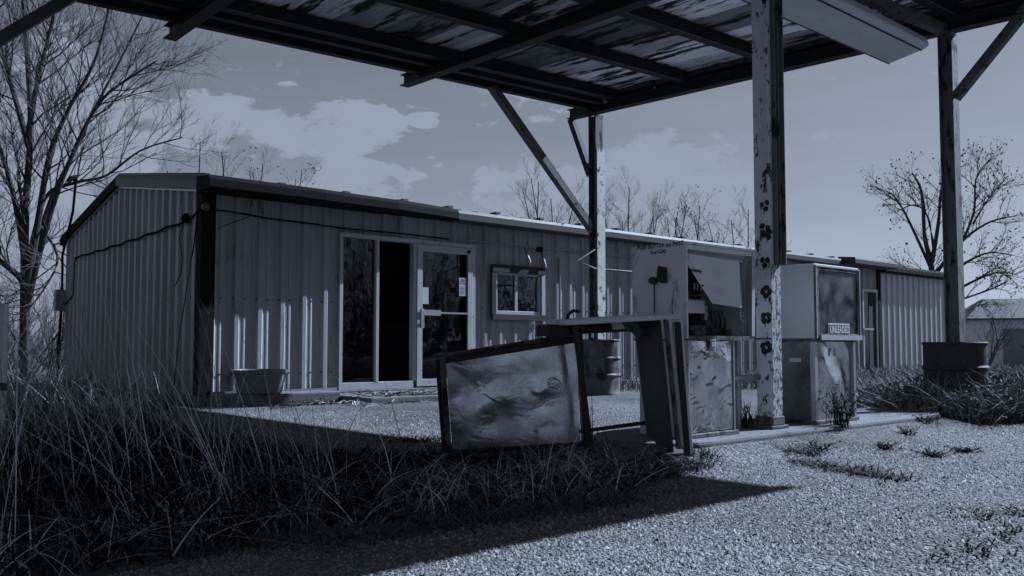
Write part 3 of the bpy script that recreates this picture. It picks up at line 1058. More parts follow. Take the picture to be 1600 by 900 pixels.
# near post: box section with flaking paint, channel on its right face, clover marks
NX, NY = 5.386, 3.498
HW = .064
zt = zc(NX, NY) - .13
np_ = MB().box((NX - HW, NY - HW, .10), (NX + HW, NY + HW, zt)).build('post', M_post, can, bevel=.008)
MB().box((NX - HW + .006, NY - HW - .004, .12), (NX + HW - .002, NY - HW - .0005, 1.29)).build('flaking_face', M_posth, np_)
MB().prism([(0, 0), (.085, 0), (.085, -.05), (.075, -.05), (.075, -.010), (.045, -.010), (.045, -.035), (.035, -.035), (.035, -.010), (.010, -.010), (.010, -.03), (0, -.03)],
           (NX - .02, NY - HW - .006, 1.29), (NX - .02, NY - HW - .006, zt), (1, 0, 0), (0, 1, 0)).build('conduit_channel', M_postd, np_)
MB().box((NX - HW - .035, NY - HW - .02, .10), (NX + HW + .05, NY + HW + .04, .125)).box((NX - HW - .012, NY - HW - .012, .125), (NX + HW + .012, NY + HW + .012, .19)).build('base_plate', M_rust, np_, bevel=.006)
# knob near the top of the post
MB().lathe([(0, -.06), (.05, -.05), (.075, 0), (.05, .05), (0, .06)], (NX - HW - .06, NY + .03, zc(NX, NY) - .52), 14).build('insulator_knob', M_white, np_, True)


def clover(px, py, size, rot, leaves):
    c = at_x(px, py, NX - HW - .0015)
    mbq = MB()
    for j in range(leaves):
        w = rot + 2 * math.pi * j / leaves
        vs = []
        for i in range(14):
            t = 2 * math.pi * i / 14
            rr = size * (.50 - .06 * math.cos(2 * t) + rnd.uniform(-.05, .05))
            cx_, cz_ = math.cos(w) * size * .62, math.sin(w) * size * .62
            vs.append((c.x - .0002 * j, c.y + cx_ + rr * math.cos(t + w), c.z + cz_ + rr * math.sin(t + w)))
        mbq.add(vs, [tuple(range(14))])
    mbq.add([(c.x - .0009, c.y - .004, c.z), (c.x - .0009, c.y + .004, c.z), (c.x - .0009, c.y + .012, c.z - size * 1.5), (c.x - .0009, c.y + .005, c.z - size * 1.5)], [(0, 1, 2, 3)])
    mbq.build('clover_mark', M_clover, np_)


for (px, py, s_, ro, lv) in ((1195, 321, .027, .3, 3), (1194, 358, .030, 1.0, 3), (1200, 366, .026, .2, 3), (1195, 409, .027, .6, 3), (1197, 456, .030, .1, 4), (1197, 497, .030, .75, 4), (1197, 543, .032, .5, 4)):
    clover(px, py, s_ * 1.55, ro, lv)
MB().box((NX - HW - .003, NY - HW, .70 + .045), (NX - HW - .0005, NY + HW, .70 + .054)).build('seam', M_dark, np_)

# bulb in the corner
lb = thing('canopy_bulb', (8.55, 8.2, 4.15), 'bare bulb in a socket at the canopy corner', 'lamp')
p = Vector((8.58, 8.22, 4.24))
MB().tube([p + Vector((-.12, .05, .06)), p + Vector((-.03, .0, .03)), p], .016, 8).build('socket', M_wire, lb, True)
MB().lathe([(0, -.055), (.032, -.045), (.042, -.015), (.03, .025), (.014, .04), (0, .04)], p + Vector((.03, -.03, -.03)), 14).build('bulb', M_bulb, lb, True)
lb2 = thing('canopy_bulb', (8.7, 7.5, 4.2), 'small bare bulb hanging under the canopy side edge', 'lamp')
p = Vector((8.70, 7.35, 4.18))
MB().tube([p + Vector((0, 0, .12)), p], .007, 5).build('cord', M_wire, lb2)
MB().lathe([(0, -.04), (.022, -.03), (.028, -.01), (.018, .02), (0, .03)], p, 10).build('bulb', M_bulb, lb2, True)

# large light fixture under the canopy
lx = thing('canopy_light_fixture', (7.0, 3.55, 3.5), 'long pale boxed light fixture slung under the canopy above the pumps', 'light fixture')
A_, B_, C_, D_ = gnd(1385, 100, 3.48), gnd(1452, 72, 3.50), gnd(1226, 45, 3.42), gnd(1340, -2, 3.44)
dirv = ((A_ - C_) + (B_ - D_)).normalized()
side = (A_ - B_)
wid = side.length
side.normalize()
upv = dirv.cross(side).normalized()
if upv.z < 0:
    upv = -upv
sv = side
o0 = (A_ + B_) / 2
L_ = 3.1
hw = wid / 2
pr = [(-hw, .0), (-hw + .05, -.012), (hw - .05, -.012), (hw, .0), (hw, .03), (hw - .03, .10), (-hw + .03, .10), (-hw, .03)]
MB().prism(pr, o0, o0 - dirv * L_, sv, upv).build('housing', M_fix, lx, bevel=.012)
MB().prism([(-hw + .085, -.019), (hw - .05, -.019), (hw - .05, -.0125), (-hw + .085, -.0125)], o0 - dirv * .04, o0 - dirv * (L_ - .04), sv, upv).build('diffuser', M_diff, lx)
MB().prism([(-hw + .07, -.021), (-hw + .083, -.021), (-hw + .083, -.0125), (-hw + .07, -.0125)], o0 - dirv * .02, o0 - dirv * (L_ - .02), sv, upv).prism(
    [(hw - .048, -.021), (hw - .036, -.021), (hw - .036, -.0125), (hw - .048, -.0125)], o0 - dirv * .02, o0 - dirv * (L_ - .02), sv, upv).build('trim_bar', M_black, lx)
for q in (.5, 2.2):
    c_ = o0 - dirv * q
    MB().tube([c_ + upv * .09, Vector((c_.x, c_.y, zc(c_.x, c_.y) + .1))], .012, 6).build('hanger_rod', M_brace, lx)

# ------------------------------------------------------------------ pump island
ISX0, ISX1, ISY0, ISY1 = 3.95, 8.05, 3.27, 4.15
prf = []
for i in range(25):
    prf.append((ISX0 + .12 * 0, 0))
pts = []
r_ = (ISY1 - ISY0) / 2
cy = (ISY0 + ISY1) / 2
for i in range(13):
    w = -math.pi / 2 + math.pi * i / 12
    pts.append((ISX1 - r_ + r_ * math.cos(w), cy + r_ * math.sin(w)))
for i in range(13):
    w = math.pi / 2 + math.pi * i / 12
    pts.append((ISX0 + r_ + r_ * math.cos(w), cy + r_ * math.sin(w)))
mb = MB()
k = len(pts)
mb.add([(x, y, -.05) for x, y in pts] + [(x, y, .10) for x, y in pts], [(i, (i + 1) % k, k + (i + 1) % k, k + i) for i in range(k)] + [tuple(range(k, 2 * k))])
bank = MB()
big = [(cy_x + (cy_x - 6.0) * .06, cy + (y_ - cy) * 1.75) for cy_x, y_ in pts]
bank.add([(x_, y_, -.004) for x_, y_ in big] + [(x_, y_, .062) for x_, y_ in pts], [(i, (i + 1) % k, k + (i + 1) % k, k + i) for i in range(k)])
tag(bank.build('gravel_bank', M_ground, smooth=True), 'gravel washed up against the pump island', None, kind='structure')
isl = tag(mb.build('pump_island', M_conc, bevel=.02), 'raised concrete pump island with rounded ends', None, kind='structure')

# ------------------------------------------------------------------ left pump, gutted
PX, PY, PT = 4.33, 3.416, 1.376
PW, PL, PM = .75, .46, .765
p1 = thing('fuel_pump', (PX + .35, PY + .2, .1), 'gutted fuel pump with hanging face plate and hand lettered side panel', 'fuel pump', 'pumps on the island')
sp = MB().box((PX, PY, PM - .02), (PX + .012, PY + PL, PT)).build('side_panel', M_pump, p1, bevel=.004)
MB().box((PX + PW - .012, PY + .03, PM), (PX + PW, PY + PL, PT - .012)).build('side_panel', M_pump, p1)
MB().box((PX + .012, PY + PL - .012, PM), (PX + PW - .012, PY + PL, PT - .012)).build('back_panel', M_dark, p1)
MB().box((PX + .012, PY - .006, PT - .018), (PX + PW + .004, PY + PL, PT)).build('top', M_pump, p1, bevel=.004)
MB().box((PX + .012, PY, PM - .03), (PX + PW, PY + PL, PM)).build('shelf', M_rust, p1)
fr = MB().prism([(0, 0), (.035, 0), (.035, .012), (.012, .012), (.012, .05), (0, .05)], (PX + PW - .03, PY - .004, PM), (PX + PW - .01, PY - .004, PT - .02), (1, 0, 0), (0, 1, 0)).build('front_rail', M_alupaint, p1)
MB().box((PX + .012, PY - .004, PT - .05), (PX + PW - .02, PY + .012, PT - .02)).build('front_rail', M_pump, p1)
MB().box((PX, PY - .006, PM - .02), (PX + .016, PY + .0, PT - .005)).build('front_rail', M_pump, p1)
MB().box((PX + .0125, PY + .02, PM + .001), (PX + .016, PY + PL - .013, PT - .02)).build('inner_shade_sheet', M_dark, p1)  # added dark sheet: the shade inside the pump put into colour
# face plate hanging askew
q = [at_y(1076, 396, PY + .02), at_y(1155, 409, PY + .03), at_y(1159, 481, PY - .02), at_y(1113, 474, PY - .02), at_y(1074.8, 414, PY + .018)]
fpz = MB().poly(q, (0, .003, 0)).build('face_plate', M_pump2, p1)
lettering('NO', .075, at_y(1127, 428, PY - .002) + Vector((0, -.006, -.02)), (1, 0, 0), (0, .1, 1), M_fix, fpz, -.002, .003)
lettering('GAS', .085, at_y(1122, 456, PY - .012) + Vector((0, -.009, -.02)), (1, 0, 0), (0, .1, 1), M_fix, fpz, -.002, .003)
c_ = at_y(1098, 446, PY - .004)
MB().lathe([(0, -.004), (.010, -.004), (.010, .004), (0, .004)], c_, 10).build('knob', M_black, fpz)
mb = MB()
for i in range(5):
    c_ = at_y(1080 + i * 3.6, 421 + i * .9, PY + .006)
    mb.box((c_.x - .006, c_.y - .004, c_.z - .008), (c_.x + .006, c_.y, c_.z + rnd.uniform(.0, .012)))
mb.build('lettering', M_ink, fpz)
# tube at the top
ta, tb = at_y(1079, 387, PY + .05), at_y(1161, 400.5, PY + .05)
tt = MB().tube([ta, tb], .022, 12).build('light_tube', M_tube, p1, True)
MB().tube([tb, tb + (tb - ta).normalized() * .02], .016, 10).build('tube_cap', M_alu, tt, True)
MB().tube([ta - (tb - ta).normalized() * .015, ta], .018, 10).build('tube_cap', M_alu, tt, True)
MB().box((PX + .02, PY + .06, PT - .09), (PX + PW - .03, PY + .10, PT - .02)).build('tube_holder', M_pump, p1)
# innards
c_ = at_y(1088, 479, PY + .12)
MB().box((PX + .02, PY + .10, c_.z - .045), (c_.x + .07, PY + .22, c_.z + .045)).build('register_case', M_white, p1, bevel=.006)
mb = MB()
for i in range(4):
    c_ = at_y(1084 + i * 5.2, 447 + i * 1.0, PY + .10)
    mb.tube([c_ + Vector((0, 0, -.022)), c_ + Vector((.006, -.004, .0)), c_ + Vector((0, 0, .022))], .0055, 6)
mb.build('counter_wheels', M_white, p1)
mb = MB()
for i in range(14):
    c_ = at_y(1078 + (i % 7) * 3.6, 456 + (i // 7) * 7 + rnd.uniform(-1, 1), PY + .12)
    mb.box((c_.x, c_.y, c_.z), (c_.x + .010, c_.y + .01, c_.z + rnd.uniform(.004, .012)))
mb.build('gears', M_pipe, p1)
mb = MB()
for (a, b, y_, h) in ((1079, 1103, .10, .07), (1103, 1112, .16, .11), (1112, 1135, .22, .06), (1135, 1150, .18, .05), (1082, 1100, .05, .035)):
    c1, c2 = at_y(a, 520, PY + y_), at_y(b, 520, PY + y_)
    MB().box((c1.x, PY + y_, PM + .002), (c2.x - .004, PY + y_ + .09, PM + h)).build('meter_body', M_rust, p1, bevel=.005)
c1 = at_y(1101, 482, PY + .14)
MB().box((c1.x - .0, PY + .14, PM + .11), (c1.x + .035, PY + .17, PM + .21)).build('valve_plate', M_pipe, p1, bevel=.004)
mb = MB()
for i in range(4):
    c_ = at_y(1160, 494 + i * 8, PY + .08)
    mb.lathe([(0, -.010), (.009, -.007), (.012, 0), (.009, .007), (0, .010)], c_, 8)
mb.build('terminals', M_white, p1)
MB().tube([at_y(1156, 484, PY + .08), at_y(1157, 497, PY + .07), at_y(1160, 510, PY + .09)], [.012, .009, .003], 6).build('funnel', M_pump2, p1)
mb = MB()
for i in range(6):
    mb.tube([at_y(1110 + i * 6, 486, PY + .25), at_y(1112 + i * 7, 502, PY + .2), at_y(1108 + i * 8, 518, PY + .24)], .005, 5)
mb.build('hoses', M_wire, p1)
# lower cabinet
LX0, LX1 = PX + .055, PX + .52
lo = thing_dummy = None


def wavy_sheet(x0, x1, y, z0, z1, amp, nx=28, nz=36, seed=1, axis='x'):
    rr = random.Random(seed)
    wv = [(rr.uniform(4, 17), rr.uniform(3, 14), rr.uniform(0, 6), rr.uniform(.3, 1)) for _ in range(5)]
    vs, fs = [], []
    for j in range(nz + 1):
        for i in range(nx + 1):
            u, w = i / nx, j / nz
            e = min(1, 5 * min(u, 1 - u)) * min(1, 5 * min(w, 1 - w))
            uu, ww = u * abs(x1 - x0), w * (z1 - z0)
            of = amp * (.25 + 1.4 * w ** 1.5) * e * sum(k_ * math.sin(a * uu + b * ww + c) for a, b, c, k_ in wv) / 2
            if axis == 'x':
                vs.append((x0 + (x1 - x0) * u, y + of, z0 + (z1 - z0) * w))
            else:
                vs.append((y + of, x0 + (x1 - x0) * u, z0 + (z1 - z0) * w))
    for j in range(nz):
        for i in range(nx):
            a = j * (nx + 1) + i
            fs.append((a, a + 1, a + nx + 2, a + nx + 1))
    return MB().add(vs, fs)


stl = wavy_sheet(LX0, LX1, PY + .02, .135, PM - .03, .016, seed=4).build('front_skin', M_steel, p1, True)
MB().box((LX0 - .006, PY + .035, .10), (LX0 + .0, PY + PL - .02, PM - .03)).box((LX1, PY + .035, .10), (LX1 + .006, PY + PL - .02, PM - .03)).box((LX0, PY + PL - .03, .10), (LX1, PY + PL - .02, PM - .03)).build('lower_cabinet', M_pump2, p1)
MB().box((LX0 - .02, PY + .012, .10), (LX0 - .004, PY + .034, PM - .03)).build('corner_strip', M_alu, p1)
MB().box((LX1 + .004, PY + .012, .10), (LX1 + .016, PY + .034, PM - .03)).build('corner_strip', M_alu, p1)
MB().box((LX0 - .03, PY - .01, .10), (LX1 + .03, PY + .12, .128)).build('base_lip', M_rust, p1, bevel=.004)
c_ = at_y(1114, 538, PY)
st = MB().box((c_.x - .028, PY - .002, c_.z - .034), (c_.x + .028, PY + .003, c_.z + .034)).build('octane_sticker', M_paper, p1)
MB().box((c_.x - .020, PY - .0045, c_.z - .026), (c_.x + .020, PY - .002, c_.z + .026)).build('sticker_field', M_inkg, st)
lettering('87', .042, (c_.x, PY - .007, c_.z - .015), (1, 0, 0), (0, 0, 1), M_paper, st, .001)
# side panel lettering and the broken switch
xs = PX - .0015
ctr = at_x(1031, 385.5, PX)
lettering('PuSh BuTTon on PoST', .043, (xs, ctr.y, ctr.z - .006), (0, -1, 0), (0, 0, 1), M_ink, sp, .0010, .0007)
ctr = at_x(1029, 394, PX)
lettering('For GAS', .038, (xs, ctr.y, ctr.z - .010), (0, -1, 0), (0, 0, 1), M_ink, sp, .0010, .0007)
c_ = at_x(1036, 429, PX)
mb = MB()
mb.poly([(PX - .03, c_.y + dy_, c_.z + dz_) for dy_, dz_ in ((.038, -.04), (.03, .03), (.022, .058), (-.012, .05), (-.038, .042), (-.042, -.055), (-.012, -.06))], (.03, 0, 0))
mb.build('switch_box', M_dark, p1, bevel=.008)
c2 = at_x(1024, 439, PX)
MB().tube([(PX - .05, c2.y, c2.z), (PX - .02, c2.y, c2.z), (PX, c2.y, c2.z)], [.022, .026, .022], 10).build('push_button', M_rust, p1, True)
MB().tube([(PX - .012, c2.y, c2.z - .02), (PX - .010, c2.y + .004, c2.z - .2), (PX - .010, c2.y + .003, c2.z - .33)], .004, 5).build('cord', M_wire, p1)
MB().tube([at_x(1053, 452, PX - .003), at_x(1050, 475, PX - .003), at_x(1051, 500, PX - .003)], .0025, 4).build('drip_stain', M_inkg, sp)
# link pipe to the post, upright conduits between pump and post
MB().tube([(LX1 + .01, PY + .12, .47), (NX - HW, PY + .13, .47)], .024, 10).build('link_pipe', M_pipe, p1, True)
MB().box((PX + PW + .03, PY + .16, .1), (PX + PW + .055, PY + .19, PT - .06)).box((PX + PW + .10, PY + .20, .1), (PX + PW + .13, PY + .24, 1.2)).build('upright_conduit', M_alu, p1)
MB().box((LX1 + .05, PY + .30, .1), (LX1 + .13, PY + .34, PM)).build('pipe_riser', M_pipe, p1)

# ------------------------------------------------------------------ right pump
QX, QY, QT, QM, QW, QL = 5.88, 3.41, 1.315, .755, .665, .46
p2 = thing('fuel_pump', (QX + .3, QY + .2, .1), 'closed fuel pump with glass front and UNLEADED plate beside the clover post', 'fuel pump', 'pumps on the island')
MB().box((QX, QY + .008, QM), (QX + .012, QY + QL, QT)).build('side_panel', M_pump2, p2, bevel=.004)
MB().box((QX + QW - .012, QY + .008, QM), (QX + QW, QY + QL, QT)).build('side_panel', M_pump2, p2)
MB().box((QX + .012, QY + QL - .012, QM), (QX + QW - .012, QY + QL, QT)).build('back_panel', M_pump2, p2)
MB().box((QX - .004, QY, QT), (QX + QW + .006, QY + QL + .004, QT + .014)).build('top', M_pump, p2, bevel=.004)
MB().box((QX, QY + .01, QM - .025), (QX + QW, QY + QL, QM)).build('shelf', M_rust, p2)
qf = MB().box((QX, QY - .012, QM), (QX + .04, QY + .006, QT)).box((QX + QW - .035, QY - .012, QM), (QX + QW, QY + .006, QT)).box((QX + .04, QY - .011, QT - .035), (QX + QW - .035, QY + .006, QT)).box(
    (QX + .04, QY - .011, QM), (QX + QW - .035, QY + .006, QM + .035)).build('window_frame', M_rust, p2, bevel=.003)
MB().box((QX - .002, QY - .016, QT - .008), (QX + QW + .003, QY - .0125, QT + .002)).box((QX + QW - .008, QY - .016, QM), (QX + QW + .002, QY - .0125, QT - .009)).box((QX - .001, QY - .0145, QM), (QX + .007, QY - .0125, QT - .009)).box(
    (QX + .05, QY - .022, QM - .012), (QX + QW + .01, QY - .0125, QM + .028)).build('frame_edge', M_alupaint, qf)
MB().box((QX + .04, QY - .002, QM + .035), (QX + QW - .035, QY + .002, QT - .035)).build('pump_glass', M_glassp, p2)
dl = MB().box((QX + .02, QY + .075, QM + .01), (QX + QW - .02, QY + .08, QT - .02)).build('dial_plate', M_pump, p2)
MB().box((QX + .04, QY + .066, QM + .30), (QX + QW - .05, QY + .0745, QM + .37)).box((QX + .04, QY + .066, QT - .10), (QX + QW - .05, QY + .0745, QT - .06)).build('dial_band', M_pump2, dl)
mb = MB()
for (z_, w0, w1) in ((QM + .41, .24, .36), (QM + .385, .26, .34), (QM + .25, .22, .42)):
    mb.box((QX + w0, QY + .064, z_), (QX + w1, QY + .066 + .008, z_ + .018))
mb.build('dial_print', M_inkg, dl)
ca, cb = at_y(1293.5, 505, QY - .004), at_y(1326.5, 524, QY - .004)
ua = MB().box((ca.x, QY - .010, cb.z), (cb.x, QY - .004, ca.z)).build('grade_plate', M_white, p2)
MB().box((ca.x + .010, QY - .0125, cb.z + .010), (cb.x - .010, QY - .010, ca.z - .010)).build('plate_field', M_inkg, ua)
lettering('UNLEADED', .074, ((ca.x + cb.x) / 2, QY - .0145, (ca.z + cb.z) / 2 - .027), (.78, 0, 0), (0, 0, 1), M_white, ua, .001)
# lower cabinet
wavy_sheet(QX + .05, QX + QW - .075, QY + .035, .13, QM - .025, .014, seed=9).build('front_skin', M_steel2, p2, True)
wavy_sheet(QY + .05, QY + QL - .02, QX + .012, .13, QM - .025, .003, 12, 18, seed=5, axis='y').build('side_skin', M_steel3, p2, True)
MB().box((QX + .02, QY + QL - .03, .10), (QX + QW - .06, QY + QL - .02, QM - .025)).box((QX + QW - .07, QY + .04, .10), (QX + QW - .06, QY + QL - .03, QM - .025)).build('lower_cabinet', M_pump2, p2)
MB().box((QX + .005, QY + .012, .10), (QX + .045, QY + .05, QM - .025)).build('corner_strip', M_alu, p2)
MB().box((QX + QW - .075, QY + .012, .10), (QX + QW - .045, QY + .05, QM - .025)).build('corner_strip', M_alu, p2)
MB().box((QX - .01, QY + .0, .10), (QX + QW - .03, QY + QL, .128)).build('base_lip', M_rust, p2, bevel=.004)
c_ = at_x(1242, 563, QX)
MB().box((QX + .004, c_.y - .05, c_.z - .012), (QX + .0085, c_.y + .05, c_.z + .018)).build('rating_plate', M_paper, p2)
c_ = at_y(1305, 550, QY + .02)
MB().box((c_.x - .012, QY + .015, c_.z - .03), (c_.x + .012, QY + .024, c_.z + .03)).build('latch', M_alu, p2)

# ------------------------------------------------------------------ fallen sign: framed mirror sheet and open cabinet
sg = thing('fallen_sign_panel', gnd(800, 705), 'framed scratched reflective sheet leaning low in the grass', 'sign')
BL, BR, TR_, TL = at_d(703, 708, 5.15), at_d(912, 695, 5.24), at_d(905, 527, 5.235), at_d(692, 561, 5.145)
nrm = (BR - BL).cross(TL - BL).normalized()
if nrm.dot(Vector((0, 0, .7)) - BL) < 0:
    nrm = -nrm


def bil(u, w):
    return (BL * (1 - u) + BR * u) * (1 - w) + (TL * (1 - u) + TR_ * u) * w


nu, nw = 36, 26
vs, fs = [], []
for j in range(nw + 1):
    for i in range(nu + 1):
        u, w = .02 + .96 * i / nu, .03 + .94 * j / nw
        e = min(1, 4 * min(u, 1 - u)) * min(1, 4 * min(w, 1 - w))
        zz_ = w * .62
        of = .15 * zz_ * zz_ - .093 * zz_ + e * (.004 * math.sin(5 * u + 1.2) * math.sin(4 * w + .5) + .0016 * math.sin(11 * u + 5 * w) + .0012 * math.sin(4 * u - 15 * w + 1))
        vs.append(bil(u, w) + nrm * of)
for j in range(nw):
    for i in range(nu):
        a = j * (nu + 1) + i
        fs.append((a, a + 1, a + nu + 2, a + nu + 1))
MB().add(vs, fs).build('mirror_sheet', M_mirror, sg, True)
inn = (nrm * -.055)


def rail(a, b, up, w, t, m, nm='rail'):
    a, b = Vector(a), Vector(b)
    MB().obox(a + nrm * t, (b - a), up.normalized() * w, -nrm * (t + .06)).build(nm, m, sg, bevel=.003)


vu = (TL - BL)
hu = (BR - BL)
rail(TL - vu.normalized() * .03, TR_ - vu.normalized() * .03, vu, .040, .012, M_black)
rail(TL + vu.normalized() * .0115, TR_ + vu.normalized() * .0115, vu, .018, .022, M_rust)
rail(BL - vu.normalized() * .01, BR - vu.normalized() * .01, vu, .030, .012, M_black)
rail(BL - vu.normalized() * .035, BR - vu.normalized() * .035, vu, .024, .020, M_rust)
rail(BL - vu.normalized() * .05 - hu.normalized() * .02, TL + vu.normalized() * .03 - hu.normalized() * .02, hu, .034, .015, M_rust)
rail(BR - vu.normalized() * .03 - hu.normalized() * .005, TR_ + vu.normalized() * .05 - hu.normalized() * .01, hu, .030, .020, M_black)
# rear rail standing behind the left edge, with ties
off = -nrm * .16 - hu.normalized() * .045
MB().obox(BL + off, hu.normalized() * .03, vu * 1.02, -nrm * .03).build('rear_rail', M_black, sg)
MB().obox(BL + off + vu * .0, hu.normalized() * .04, vu * .22, nrm * .15).build('tie_plate', M_black, sg)
MB().obox(TL + off + vu * -.08, hu.normalized() * .03, vu * .08, nrm * .15).build('tie_plate', M_black, sg)
# ring stain on the sheet
cc = bil(.80, .60) + nrm * .022
mb = MB()
ring = []
for i in range(19):
    w = 2 * math.pi * i / 18 * .93
    ring.append(cc + hu.normalized() * .034 * math.cos(w) + vu.normalized() * .030 * math.sin(w))
mb.tube(ring, .0035, 5)
mb.build('wire_ring', M_pipe, sg)

sc_ = thing('open_sign_cabinet', gnd(990, 710), 'empty open sign cabinet frame with one light tube, tilted beside the left pump', 'sign cabinet')
# near frame corners and rear frame corners
nBL, nBR, nTR, nTL = at_d(918, 712, 4.93), at_d(1080, 709, 4.95), at_d(1064, 490, 5.0), at_d(884, 500, 4.97)
bk = DV * .34 + RV * -.10
bk.z = 0.015


def bar(a, b, w, h, m, nm, up=Vector((0, 0, 1))):
    a, b = Vector(a), Vector(b)
    d = (b - a).normalized()
    sidev = d.cross(DV).normalized()
    MB().obox(a - sidev * w / 2 - DV * h / 2, b - a, sidev * w, DV * h).build(nm, m, sc_, bevel=.003)


# top plate: shallow tray
tp = MB().obox(nTL + Vector((0, 0, -.032)), nTR - nTL, bk, Vector((0, 0, .03))).build('top_plate', M_pump, sc_, bevel=.004)
MB().obox(nTL + bk * 1.02 - RV * .055 + Vector((0, 0, -.11)), (nTR - nTL) * .98, bk * .06, Vector((0, 0, .075))).build('rear_top_rail', M_rust, sc_)
MB().obox(nTL - RV * .06 + bk * .3 + Vector((0, 0, -.105)), RV * .12, bk * .75, Vector((0, 0, .068))).build('end_block', M_dark, sc_)
bar(nTL + RV * .055 + Vector((0, 0, -.035)), nBL + RV * .02 + Vector((0, 0, .03)), .034, .04, M_black, 'front_rail')
bar(nTR + RV * -.006 + Vector((0, 0, -.034)), nBR, .022, .03, M_pump, 'front_rail')
bar(nTR - RV * .022 + Vector((0, 0, -.05)), nBR - RV * .024, .030, .05, M_black, 'front_rail')
bar(nTR - RV * .095 + Vector((0, 0, -.034)), nBR - RV * .078 + Vector((0, 0, .03)), .016, .05, M_rust, 'tube_rail')
# side wall in two planes
a0, a1 = nTR - RV * .11 + bk * .12 + Vector((0, 0, -.034)), nBR - RV * .09 + bk * .12 + Vector((0, 0, .0))
MB().poly([a0, a1, a1 + bk * .5 - RV * .02, a0 + bk * .5 - RV * .02], RV * .008).build('side_wall', M_cab, sc_)
b0, b1 = a0 + bk * .5 - RV * .02, a1 + bk * .5 - RV * .02
MB().poly([b0, b1 + Vector((0, 0, .03)), b1 + bk * .25 - RV * .018 + Vector((0, 0, .06)), b0 + bk * .25 - RV * .018 + Vector((0, 0, -.06))], RV * .008).build('rear_flange', M_cab, sc_)
# gusset under the top
gg = nTR - RV * .32 + bk * .5 + Vector((0, 0, -.036))
MB().poly([gg, gg + RV * .12, gg + RV * .20 + Vector((0, 0, -.11)), gg + RV * .15 + Vector((0, 0, -.11))], bk * .12).build('gusset', M_brace, sc_)
MB().poly([gg - RV * .03, gg + RV * .03, gg + RV * .06 + Vector((0, 0, -.06)), gg - RV * .01 + Vector((0, 0, -.065))], bk * .05).build('gusset', M_pump, sc_)
# light tube
t0, t1 = nTR - RV * .062 + bk * .02 + Vector((0, 0, -.06)), nBR - RV * .052 + bk * .02 + Vector((0, 0, .07))
tb_ = MB().tube([t0, t1], .019, 12).build('light_tube', M_tube, sc_, True)
dd = (t1 - t0).normalized()
MB().tube([t0 - dd * .02, t0 + dd * .035], .021, 10).build('tube_cap', M_alu, tb_, True)
MB().tube([t1 - dd * .03, t1 + dd * .02], .021, 10).build('tube_cap', M_alu, tb_, True)
# bottom rails and loose boards
MB().obox(nBL + bk * .9 + Vector((0, 0, .075)) - RV * .0, (nBR - nBL) * .86 + Vector((0, 0, .06)), bk * .06, Vector((0, 0, .022))).build('bottom_rail', M_black, sc_)
MB().obox(nBL + Vector((0, 0, -.055)) + RV * .06, (nBR - nBL) * .55 + Vector((0, 0, .05)), bk * .3, Vector((0, 0, .02))).build('loose_board', M_conc, sc_)
MB().obox(nBL + Vector((0, 0, -.03)) + RV * .14 + bk * .2, (nBR - nBL) * .6 + Vector((0, 0, .04)), bk * .3, Vector((0, 0, .02))).build('loose_board', M_conc, sc_)
MB().obox(nBR - RV * .14 + Vector((0, 0, -.022)), RV * .15 + Vector((0, 0, .003)), bk * .9, Vector((0, 0, .022))).build('bottom_plate', M_cab, sc_)
# hook on the top
h0 = nTL + bk * .7 + RV * .09
MB().tube([h0 + Vector((0, 0, -.02)), h0 + RV * .01 + Vector((0, 0, .03)), h0 + RV * .04 + Vector((0, 0, .055)), h0 + RV * .08 + Vector((0, 0, .05))], .011, 7).build('cable_stub', M_black, sc_, True)
MB().obox(nTL + RV * .30 + bk * .9 + Vector((0, 0, .0)), RV * .10, bk * .1, Vector((0, 0, .018))).build('tab', M_black, sc_)

# ------------------------------------------------------------------ drums and tub
def drum(loc, label, m, r_=.29, h=.79, seed=1, tilt=0):
    t = thing('oil_drum', loc, label, 'drum', 'drums round the canopy posts')
    prof = [(r_ * .98, 0), (r_ * 1.02, .0), (r_ * 1.02, .02), (r_, .03)]
    for zz in (.28 * h / .79, .52 * h / .79):
        prof += [(r_, zz - .025), (r_ * 1.055, zz - .008), (r_ * 1.055, zz + .008), (r_, zz + .025)]
    prof += [(r_, h - .03), (r_ * 1.03, h - .022), (r_ * 1.035, h - .008), (r_ * 1.01, h), (r_ * .97, h - .004), (r_ * .96, h - .08)]
    MB().lathe(prof, loc, 40, jit=.006, seed=seed).build('shell', m, t, True)
    MB().lathe([(0, h - .07), (r_ * .96, h - .075)], loc, 24).build('soil_fill', M_soil, t)
    return t


drum(Vector((8.74, 8.47, 0)), 'dark patchy steel drum round the far canopy post behind the open sign cabinet', M_drum, .30, .79, 3)
drum(Vector((8.62, 3.52, 0)), 'black steel drum standing in weeds round the right canopy post', M_drumd, .282, .735, 5)

MB().box((X0 + .02, 9.47, -.05), (5.145, Y0 - .125, .125)).build('apron_slab', M_conc, bevel=.012)
tag(bpy.data.objects['apron_slab'], 'narrow concrete apron along the wall', None, kind='structure')
tub = thing('plastic_tub', (4.16, 9.66, .125), 'squat grey plastic tub planter by the wall left of the shopfront', 'tub')
MB().lathe([(.24, 0), (.265, .02), (.30, .24), (.325, .25), (.33, .285), (.31, .29), (.295, .25)], (4.16, 9.66, .125), 36, jit=.006).build('shell', M_tub, tub, True)
MB().lathe([(0, .24), (.294, .235)], (4.16, 9.66, .125), 24).build('soil_fill', M_soil, tub)

